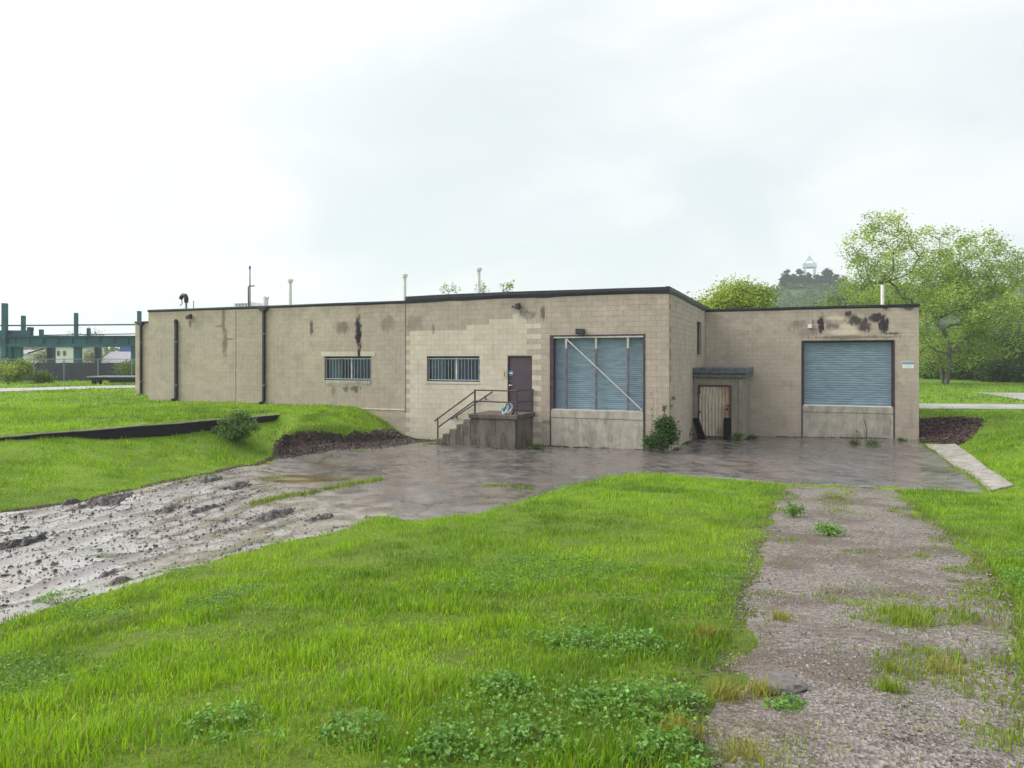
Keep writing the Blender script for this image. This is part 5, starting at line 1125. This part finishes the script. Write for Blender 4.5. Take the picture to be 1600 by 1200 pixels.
# bigger leafy weeds in the foreground turf
def rosette(px_, py_, rad, h_, n, label, seed, c0=(.09, .22, .035), c1=(.28, .50, .12), leaf=.028, name='leafy_weed'):
    rad, h_ = rad * 1.35, h_ * .72; p = ground_pt(px_, py_); r = np.random.default_rng(seed); root = thing(name, tuple(p), label, 'weed', 'leafy weeds in the foreground')
    mb = MB(); P_ = []
    for i in range(n):
        a = r.uniform(0, 2 * math.pi); d = rad * math.sqrt(r.uniform(0, 1)); z = h_ * (1 - (d / rad) ** 2 * .75) * r.uniform(.55, 1.05); t = (d * math.cos(a), d * math.sin(a), z)
        mb.tube([(t[0] * .35, t[1] * .35, -.01), (t[0] * .8, t[1] * .8, z * .6), t], [.0025, .002, .001], 3, cap=False); P_.append(t)
    mb.obj('stems', M['twig'], root); P_ = np.array(P_); C_ = np.repeat(P_, 9, 0) + r.normal(0, leaf * .8, (n * 9, 3)) * np.array([1, 1, .45])
    V, F, C = leaf_quads(C_, leaf, leaf_colours(len(C_), c0, c1, r), r, .35, .62); np_obj('leaves', V, F, M['leaf'], C, root)
for i, (px_, py_, rad, h_, n, lab) in enumerate([(1027, 1108, .20, .17, 75, 'large leafy weed at the turf edge by the gravel drive'), (930, 1105, .10, .10, 30, 'small leafy weed left of the large one at the turf edge'), (905, 1010, .18, .12, 55, 'leafy weed in the turf above the small weed'), (1005, 1012, .16, .14, 45, 'leafy weed near the upper gravel edge'), (790, 1085, .17, .14, 50, 'broad leafy weed in the centre foreground turf'),
        (815, 1165, .14, .12, 45, 'leafy weed low in the centre foreground'), (1045, 1190, .14, .14, 50, 'leafy weed at the bottom edge by the gravel'), (690, 1175, .12, .12, 40, 'leafy weed at the bottom edge left of centre'), (555, 1150, .14, .13, 40, 'leafy weed in the left foreground turf'), (355, 1140, .16, .12, 40, 'bluish leafy weed in the left foreground'), (95, 945, .24, .2, 40, 'ragged weed on the near edge of the mud road'), (1230, 1105, .08, .05, 24, 'small low weed beside the flat stone on the gravel')]):
    rosette(px_, py_, rad, h_, n, lab, 300 + i)
# flat stone on the gravel
p = ground_pt(1218, 1076); r = np.random.default_rng(5); bm = bmesh.new(); bmesh.ops.create_icosphere(bm, subdivisions=3, radius=1)
for v in bm.verts:
    c = v.co; k = 1 + .16 * math.sin(c.x * 4 + 1) * math.cos(c.y * 5) + .06 * r.normal(); v.co = (c.x * .135 * k, c.y * .115 * k, max(-.03, min(.028, c.z * .06)) + .004 * math.sin(c.x * 25))
me = bpy.data.meshes.new('flat_stone'); bm.to_mesh(me); bm.free(); me.materials.append(simple('grey_flagstone', (.16, .145, .14), .75, .35, 14, .6)); o = bpy.data.objects.new('flat_stone', me); o.location = (p[0], p[1], p[2] + .03); o.rotation_euler[2] = .5
link(o, None, 'flat brown grey stone lying on the gravel drive', 'stone')

# ================================================================== LOOSE STONES, CLODS, CHIPS
def pebbles(P, size, cols, r, squash=.65):
    base = np.array([(1, 0, 0), (-1, 0, 0), (0, 1, 0), (0, -1, 0), (0, 0, 1), (0, 0, -1)], float); f = np.array([(0, 2, 4), (2, 1, 4), (1, 3, 4), (3, 0, 4), (2, 0, 5), (1, 2, 5), (3, 1, 5), (0, 3, 5)])
    n = len(P); a = r.uniform(0, 2 * np.pi, n); ca, sa = np.cos(a), np.sin(a); S = size[:, None, None] * r.uniform(.55, 1.25, (n, 6, 3)) * .5; V = base[None] * S; V[:, :, 2] *= squash
    V += r.normal(0, .1, (n, 6, 3)) * size[:, None, None]
    X = V[:, :, 0] * ca[:, None] - V[:, :, 1] * sa[:, None]; Y = V[:, :, 0] * sa[:, None] + V[:, :, 1] * ca[:, None]; V = np.stack([X, Y, V[:, :, 2]], 2) + P[:, None]
    return V.reshape(-1, 3), (f[None] + (np.arange(n) * 6)[:, None, None]).reshape(-1, 3), np.repeat(cols, 6, 0)
def drive_z(P): return height(P) + .012 + (fbm(P[:, 0] * 1.2, P[:, 1] * 1.2, 41) - .5) * .07
def wedge(d0, d1, n, r, m=.80):
    d = np.sqrt(r.uniform(d0 * d0, d1 * d1, n)); s = r.uniform(-m, m, n) * d
    return np.column_stack([CAM[0] + cY * s - sY * d, CAM[1] + sY * s + cY * d])
r = np.random.default_rng(51); pts = []; sz = []
for d0, d1, dens, s0, s1 in ((2.2, 4, 2600, .009, .024), (4, 7, 1000, .012, .03), (7, 13, 300, .016, .04)):
    P = wedge(d0, d1, int(dens * .8 * (d1 * d1 - d0 * d0)), r); P = P[inpoly(P, DRIVE)]; keep = fbm(P[:, 0] * 1.1, P[:, 1] * 1.1, 52) > .33; P = P[keep]; pts.append(P); sz.append(s0 + (s1 - s0) * r.uniform(0, 1, len(P)) ** 2.2)
P = np.concatenate(pts); sz = np.concatenate(sz); Zp = drive_z(P) - sz * .06
g_ = .09 + .27 * r.uniform(0, 1, (len(P), 1)) ** 1.4; cl = g_ * np.where(r.uniform(0, 1, (len(P), 1)) < .22, np.array([[1.15, .93, .86]]), np.array([[1.05, .98, .95]]))
V, F, C = pebbles(np.column_stack([P, Zp]), sz, cl, r); np_obj('gravel_stones', V, F, M['stone'], C, label='loose grey and pinkish gravel stones on the right drive', cat='gravel', kind='stuff')
r = np.random.default_rng(53); P = wedge(6.5, 24, 60000, r, .95); P = P[inpoly(P, ROAD)]; u = P @ RD; v = P @ np.array([-RD[1], RD[0]]); left = mudness(P)
pk = (fbm(u * .6, v * 2.6, 55) + .25 * left) > .70; P = P[pk & (left > .05)]; rel, _ = road_relief(P, np.full(len(P), 1.)); sz = .02 + .07 * r.uniform(0, 1, len(P)) ** 5; P = P[:2000]; sz = sz[:2000]; rel = rel[:2000]
g_ = r.uniform(.03, .12, (len(P), 1)); V, F, C = pebbles(np.column_stack([P, height(P) + .02 + rel + sz * .1]), sz, g_ * np.array([[1.05, .92, .9]]), r, .7); np_obj('mud_crumbs', V, F, M['clod'], C, label='dark crumbs of wet mud scattered over the road', cat='mud', kind='stuff')
def clod_group(px_, py_, w_, h_, n, label, seed):
    """one cake of mud: a low lumpy mound whose rim runs under the road surface"""
    p = ground_pt(px_, py_); m = 26; a, b = np.meshgrid(np.linspace(-1, 1, m), np.linspace(-1, 1, m)); k = a ** 2 + b ** 2
    W = w_ * 1.7; L2 = np.column_stack([(a * W).ravel(), (b * max(W * .38, .1)).ravel()]); q = p[:2] + L2 @ np.array([[RD[0], RD[1]], [-RD[1], RD[0]]])
    f = fbm(q[:, 0] * 9 + seed, q[:, 1] * 9, seed, 4); z = (1 - k.ravel() * 1.15) * h_ * .55 + (f - .5) * h_ * 1.4 - .01
    rel, _ = road_relief(q, np.full(len(q), 1.)); z = np.maximum(z, -.05); Vv = np.column_stack([q, height(q) + .02 + rel * .6 + z]); I = np.arange(m * m).reshape(m, m)
    F = np.stack([I[:-1, :-1].ravel(), I[:-1, 1:].ravel(), I[1:, 1:].ravel(), I[1:, :-1].ravel()], 1); F = F[(z[F] > -.045).any(1)]
    c = (.018 + .035 * f)[:, None] * np.array([[1.1, .9, .9]]); u_, inv = np.unique(F, return_inverse=True)
    np_obj('mud_clod', Vv[u_], inv.reshape(F.shape), M['clod'], c[u_], label=label, cat='mud clod', group='clods of mud on the road')
for i, a in enumerate([(32, 852, .34, .16, 40, 'big dark mud clod at the left edge of the road'), (38, 829, .10, .12, 14, 'small mud clod above the big one'), (112, 789, .16, .12, 18, 'mud clods by the upper road edge at left'), (165, 785, .5, .10, 40, 'long smear of mud clods near the upper road edge'), (265, 800, .3, .11, 30, 'mud clods in the middle of the upper road'), (320, 797, .3, .11, 26, 'mud clods right of the middle ones'), (330, 752, .3, .11, 26, 'mud clods beside the bank where the road narrows'),
        (368, 762, .34, .10, 26, 'mud clods left of the brown puddle'), (168, 902, .09, .09, 10, 'small mud clod on the near side of the road'), (185, 911, .12, .08, 10, 'flat mud clod nearest the grass'), (500, 812, .3, .10, 24, 'mud clods on the near right road edge'), (430, 805, .4, .10, 30, 'row of mud clods beside the grass strip')]): clod_group(*a, 400 + i)
r = np.random.default_rng(54); P = wedge(6.5, 22, 150000, r, .95); P = P[inpoly(P, ROAD)]; left = mudness(P); P = P[r.uniform(0, 1, len(P)) < left * .9][:10000]; rel, _ = road_relief(P, np.full(len(P), 1.)); sz = .014 + .045 * r.uniform(0, 1, len(P)) ** 4
g_ = .05 + .30 * r.uniform(0, 1, (len(P), 1)) ** 1.5; V, F, C = pebbles(np.column_stack([P, height(P) + .02 + rel + sz * .05]), sz, g_ * np.array([[1.03, .98, .97]]), r, .6); np_obj('road_grit', V, F, M['stone'], C, label='grey grit and small stones bedded in the wet road', cat='gravel', kind='stuff')
# dirt crumbs on the cut bank
r = np.random.default_rng(57); dp_ = np.array(DIRT); P = r.uniform(dp_.min(0), dp_.max(0), (14000, 2)); P = P[inpoly(P, DIRT)][:5200]; s = .03 + .10 * r.uniform(0, 1, len(P)) ** 3
V, F, C = pebbles(np.column_stack([P, height(P) + s * .15]), s, r.uniform(.02, .10, (len(P), 1)) * np.array([[1.15, .80, .78]]), r, .8); np_obj('bank_soil', V, F, M['clod'], C, label='crumbly dark soil of the cut bank by the wall', cat='soil', kind='stuff')
r = np.random.default_rng(59); n = 5200; seg_ = [((-10.6, -.1), (-8.6, -.1)), ((-8.7, -1.95), (-5.1, -1.95)), ((-5.0, -.12), (-.1, -.12)), ((.12, .0), (.12, 5.7)), ((2.2, 9.95), (9.1, 9.95)), ((2.15, 6.1), (2.15, 9.9))]; w_s = np.array([math.dist(*q) for q in seg_]); k = r.choice(len(seg_), n, p=w_s / w_s.sum()); t = r.uniform(0, 1, (n, 1)); P = np.array([seg_[i][0] for i in k]) * (1 - t) + np.array([seg_[i][1] for i in k]) * t + r.normal(0, .07, (n, 2)); P = P[fbm(P[:, 0] * 1.1, P[:, 1] * 1.1, 97) > .40]
P = P[~((P[:, 1] > -.02) & (P[:, 0] < .02)) & ~((P[:, 1] > YR - .03)) & ~((P[:, 0] > -8.5) & (P[:, 0] < -5.2) & (P[:, 1] > SYF))]; s = .02 + .07 * r.uniform(0, 1, len(P)) ** 3
V, F, C = pebbles(np.column_stack([P, height(P) + .02 + s * .1]), s, r.uniform(.018, .08, (len(P), 1)) * np.array([[1.12, .86, .82]]), r, .7); np_obj('wall_foot_soil', V, F, M['clod'], C, label='dark soil and litter gathered along the foot of the walls', cat='soil', kind='stuff')
# red brown bark mulch heap right of the building
r = np.random.default_rng(58); mp_ = np.array(MULCH); P = r.uniform(mp_.min(0), mp_.max(0), (30000, 2)); P = P[inpoly(P, MULCH)][:5200]; P = P[~((P[:, 0] < XE + .1) & (P[:, 1] > YR - .1))]; s = .06 + .14 * r.uniform(0, 1, len(P)) ** 2
V, F, C = leaf_quads(np.column_stack([P, height(P) + r.uniform(.0, .12, len(P))]), 0.17 * np.ones(len(P)), r.uniform(.55, 1.3, (len(P), 1)) * np.array([[.135, .086, .085]]), r, .45, .4); np_obj('bark_mulch', V, F, M['chip'], C, label='red brown bark mulch heap right of the warehouse corner', cat='mulch', kind='stuff')

# ================================================================== GRASS
def blades(P, Zb, ln, wd, cols, r, lean=.5, seg=True):
    n = len(P); a = r.uniform(0, 2 * np.pi, n); dx = np.column_stack([np.cos(a), np.sin(a)]); b = a + np.pi / 2 + r.normal(0, .5, n); le = ln * lean * np.abs(r.normal(.55, .4, n)); ld = np.column_stack([np.cos(b), np.sin(b)])
    base = np.column_stack([P, Zb - .01]); wv = np.column_stack([dx * (wd / 2)[:, None], np.zeros(n)]); zt = np.sqrt(np.maximum(ln ** 2 - le ** 2, (ln * .35) ** 2)); tip = base + np.column_stack([ld * le[:, None], zt])
    if not seg:
        V = np.stack([base - wv, base + wv, tip], 1); return V.reshape(-1, 3), np.arange(3 * n).reshape(n, 3), np.repeat(cols, 3, 0)
    mid = base + np.column_stack([ld * (le * .28)[:, None], zt * .6]); V = np.stack([base - wv * .8, base + wv * .8, mid + wv, mid - wv, tip], 1)
    o = (np.arange(n) * 5)[:, None]; F = np.concatenate([o + np.array([[0, 1, 2]]), o + np.array([[0, 2, 3]]), o + np.array([[3, 2, 4]])]); return V.reshape(-1, 3), F, np.repeat(cols, 5, 0)
def grass_cols(P, r, dry=0.):
    n = len(P); t = np.clip(fbm(P[:, 0] * .55, P[:, 1] * .55, 61) * 1.3 - .5 + fbm(P[:, 0] * 3, P[:, 1] * 3, 62) * .65 + r.normal(0, .25, n), 0, 1)[:, None]; u = np.clip((fbm(P[:, 0] * .9 + 9, P[:, 1] * .9, 67) - .56) * 5, 0, 1)[:, None]
    c = np.array([[.11, .25, .014]]) * (1 - t) + np.array([[.39, .62, .028]]) * t; c = c * (1 - u * .6) + np.array([[.08, .17, .035]]) * u * .6
    d = (r.uniform(0, 1, (n, 1)) < .09 + dry) * 1.; c = c * (1 - d) + np.array([[.33, .31, .10]]) * d
    return c * r.uniform(.75, 1.2, (n, 1))
DRIVE_MID = [tuple(ground_pt(*p)[:2]) for p in ((1310, 762), (1335, 850), (1360, 950), (1400, 1190))] + [(7.6, -28.)]
STREAK = [tuple(ground_pt(*p)[:2]) for p in ((392, 790), (440, 780), (500, 767), (560, 756), (598, 750))]
CRACK = [tuple(ground_pt(*p)[:2]) for p in ((760, 761), (800, 762), (832, 767))]
JOINT = [STRIP[0], STRIP[7], STRIP[6]]
def grass_keep(P, r):
    j = P + r.normal(0, .11, P.shape) * np.where(r.uniform(0, 1, (len(P), 1)) < .14, 3.2, 1) + .5 * np.column_stack([fbm(P[:, 0] * 1.5, P[:, 1] * 1.5, 83) - .5, fbm(P[:, 0] * 1.5, P[:, 1] * 1.5, 84) - .5]); bare = np.zeros(len(P), bool)
    for poly in (APRON, ROAD, STRIP): bare |= inpoly(j, poly)
    ind = inpoly(j, DIRT) | inpoly(j, MULCH); bare |= ind & (r.uniform(0, 1, len(P)) > .04)
    ind = inpoly(P + r.normal(0, .2, P.shape) + .7 * np.column_stack([fbm(P[:, 0] * .8, P[:, 1] * .8, 81) - .5, fbm(P[:, 0] * .8, P[:, 1] * .8, 82) - .5]), DRIVE)
    if ind.any():
        de, _, _ = segdist(P[ind], DRIVE + [DRIVE[0]]); pn = fbm(P[ind, 0] * 1.15, P[ind, 1] * 1.15, 63) + .25 * (fbm(P[ind, 0] * 5, P[ind, 1] * 5, 64) - .5)
        c2 = segdist(P[ind], DRIVE_MID)[0]; pn = pn + np.interp(c2, [0, .35, .6, 1.1, 1.4], [.09, .07, -.08, -.08, .04])
        c = segdist(P[ind], [tuple(ground_pt(1308, 762)[:2]), tuple(ground_pt(1312, 800)[:2])])[0]
        ok = (pn > .715 + .0 * de) | (pn > .40 + de * .34) & (de < .5) | (c < .36 * r.uniform(.3, 1.1, len(de))) | (r.uniform(0, 1, len(de)) < .02 + .10 * (pn > .53))
        bare[np.where(ind)[0]] |= ~ok
    for poly in (FARROAD, BACKROAD, SPURROAD): bare |= inpoly(P + r.normal(0, .3, P.shape), poly)
    bare |= (P[:, 0] > XL - .02) & (P[:, 0] < XE + .03) & (P[:, 1] > -.02) & ((P[:, 0] < 0) | (P[:, 1] > YR - .05)) & (P[:, 1] < YB)
    bare |= (P[:, 0] > -30) & (P[:, 0] < XL) & (P[:, 1] > 3) & (P[:, 1] < YB); bare |= segdist(P, wl)[0] < .17
    bare |= (fbm(P[:, 0] * 1.6 + 40, P[:, 1] * 1.6, 66) < .25) & (r.uniform(0, 1, len(P)) < .6)
    return ~bare
r = np.random.default_rng(66)
def lay(name, rings, label, seed):
    r = np.random.default_rng(seed); Vs, Fs, Cs, nb = [], [], [], 0
    for d0, d1, dens, l0, w0, seg in rings:
        wm = 1.08 if d1 <= 13 else .95 if d1 <= 20 else .84; P = wedge(d0, d1, int(dens * wm * (d1 * d1 - d0 * d0)), r, wm); P = P[grass_keep(P, r)]
        cl = np.clip(fbm(P[:, 0] * 2.2, P[:, 1] * 2.2, 68) * 1.7 - .35, 0, 1); ind = inpoly(P, DRIVE)
        P = P[(r.uniform(0, 1, len(P)) < .45 + .55 * cl)]; cl = np.clip(fbm(P[:, 0] * 2.2, P[:, 1] * 2.2, 68) * 1.7 - .35, 0, 1); ind = inpoly(P, DRIVE)
        ln = l0 * (.35 + 1.0 * cl ** 1.3) * r.uniform(.6, 1.3, len(P)) * np.where(ind, .6, 1); wd = w0 * r.uniform(.6, 1.3, len(P))
        C0 = grass_cols(P, r); dry = (r.uniform(0, 1, len(P)) < .6) & ind; C0[dry] = C0[dry] * .35 + np.array([.12, .115, .035])
        zb = np.where(ind, drive_z(P), height(P)); V, F, C = blades(P, zb, ln, wd, C0, r, .6, seg); Vs.append(V); Fs.append(F + nb); Cs.append(C); nb += len(V)
    return np_obj(name, np.concatenate(Vs), np.concatenate(Fs), M['grass'], np.concatenate(Cs), label=label, cat='grass', kind='stuff')
lay('grass', [(1.2, 3.6, 5400, .080, .0048, True), (3.6, 5.5, 4200, .082, .0060, True), (5.5, 8.5, 2200, .085, .0085, True), (8.5, 13, 1100, .09, .012, False), (13, 20, 700, .105, .017, False)], 'bright green uncut grass of the foreground and the bank', 71)
lay('lawn_grass', [(20, 30, 330, .13, .027, False), (30, 45, 80, .14, .045, False), (45, 75, 16, .2, .10, False)], 'bright green grass of the upper lawn and far verges', 72)
# grass in the cracks of the yard
r = np.random.default_rng(73); Vs, Fs, Cs, nb = [], [], [], 0
for line, n, sp in ((STREAK, 1500, .09), (CRACK, 260, .06), (JOINT, 700, .05)):
    L_ = [np.array(p) for p in line]; k = r.integers(0, len(L_) - 1, n); t = r.uniform(0, 1, n)[:, None]; A = np.array([L_[i] for i in k]); B = np.array([L_[i + 1] for i in k]); P = A + (B - A) * t + r.normal(0, sp, (n, 2))
    keep = fbm(P[:, 0] * 1.6, P[:, 1] * 1.6, 75) > .22; P = P[keep]; V, F, C = blades(P, height(P) + .03, .10 * r.uniform(.5, 1.3, len(P)), .018 * np.ones(len(P)), grass_cols(P, r, .2) * .8, r, .6, False); Vs.append(V); Fs.append(F + nb); Cs.append(C); nb += len(V)
np_obj('crack_grass', np.concatenate(Vs), np.concatenate(Fs), M['grass'], np.concatenate(Cs), label='thin grass growing in the cracks of the yard', cat='grass', kind='stuff')
# clover mixed into the foreground turf
r = np.random.default_rng(74); Vs = []
P = wedge(2.2, 9, 60000, r, .8); P = P[grass_keep(P, r) & ~inpoly(P, DRIVE)]; side = (P - CAM[:2]) @ np.array([cY, sY]); dd = (P - CAM[:2]) @ np.array([-sY, cY])
pr = (fbm(P[:, 0] * 1.3, P[:, 1] * 1.3, 76) + .16 * np.clip(side / dd * 1.6, -.6, .5)) > .60; P = P[pr & (r.uniform(0, 1, len(P)) < .7)][:11000]; tri = np.repeat(P, 3, 0) + r.normal(0, .012, (len(P) * 3, 2)); hz_ = np.repeat(height(P) + r.uniform(.02, .10, len(P)), 3) + r.normal(0, .004, len(P) * 3)
V, F, C = leaf_quads(np.column_stack([tri, hz_]), .021, leaf_colours(len(tri), (.08, .19, .025), (.23, .42, .08), r), r, .3, .75); np_obj('clover', V, F, M['leaf'], C, label='clover leaves mixed into the foreground turf', cat='clover', kind='stuff')
# pale grass tufts on the gravel and along its edge
def tuft(px_, py_, rad, ln, n, label, seed, c=(.30, .38, .05)):
    p = ground_pt(px_, py_); r = np.random.default_rng(seed); P = p[:2] + r.normal(0, rad * .5, (n, 2)); C0 = np.array([c]) * r.uniform(.6, 1.2, (n, 1)); zb = drive_z(P)
    V, F, C = blades(P, zb, ln * r.uniform(.5, 1.25, n), .0055 * np.ones(n), C0, r, .9, True); np_obj('grass_tuft', V, F, M['grass'], C, label=label, cat='grass tuft', **({'kind': 'stuff'} if rad > .14 else {'group': 'pale grass tufts on the gravel'}))
for i, a in enumerate([(1390, 1082, .07, .10, 130, 'bright yellow green tuft alone on the lower gravel'), (1222, 970, .09, .12, 110, 'pale dry tuft on the upper left gravel'), (1105, 1000, .10, .13, 160, 'yellow tuft at the left gravel edge'), (1190, 1085, .08, .11, 150, 'yellow green tuft left of the flat stone'), (1135, 1090, .10, .12, 170, 'yellow tuft at the lower left gravel edge'), (1470, 1050, .12, .12, 130, 'pale tuft with dry stalks on the right gravel'), (1420, 975, .22, .12, 420, 'broad grass patch in the middle of the gravel'), (1395, 960, .16, .10, 260, 'grass patch just left of the broad patch'), (1060, 1150, .10, .12, 190, 'orange yellow tuft at the bottom gravel edge'), (1160, 1180, .12, .09, 150, 'low dull tuft at the bottom of the gravel'), (1440, 873, .15, .08, 130, 'low green tuft on the upper right gravel')]):
    tuft(*a, 500 + i, c=(.26, .36, .04) if i in (0, 6, 7, 10) else (.34, .34, .07))

# ================================================================== HAZE
mb = MB(); mb.box(-660, 660, -220, 660, -3, 82); hzm = bpy.data.materials.new('thin_mist'); hzm.use_nodes = True; t = hzm.node_tree; t.nodes.remove(t.nodes['Principled BSDF'])
pv = t.nodes.new('ShaderNodeVolumePrincipled'); pv.inputs['Color'].default_value = (.90, .96, 1, 1); pv.inputs['Density'].default_value = .0005; pv.inputs['Anisotropy'].default_value = .2
t.links.new(pv.outputs[0], t.nodes['Material Output'].inputs['Volume'])
HAZE = True
if HAZE: mb.obj('haze', hzm, kind='stuff', label='thin rainy mist filling the air', cat='haze')
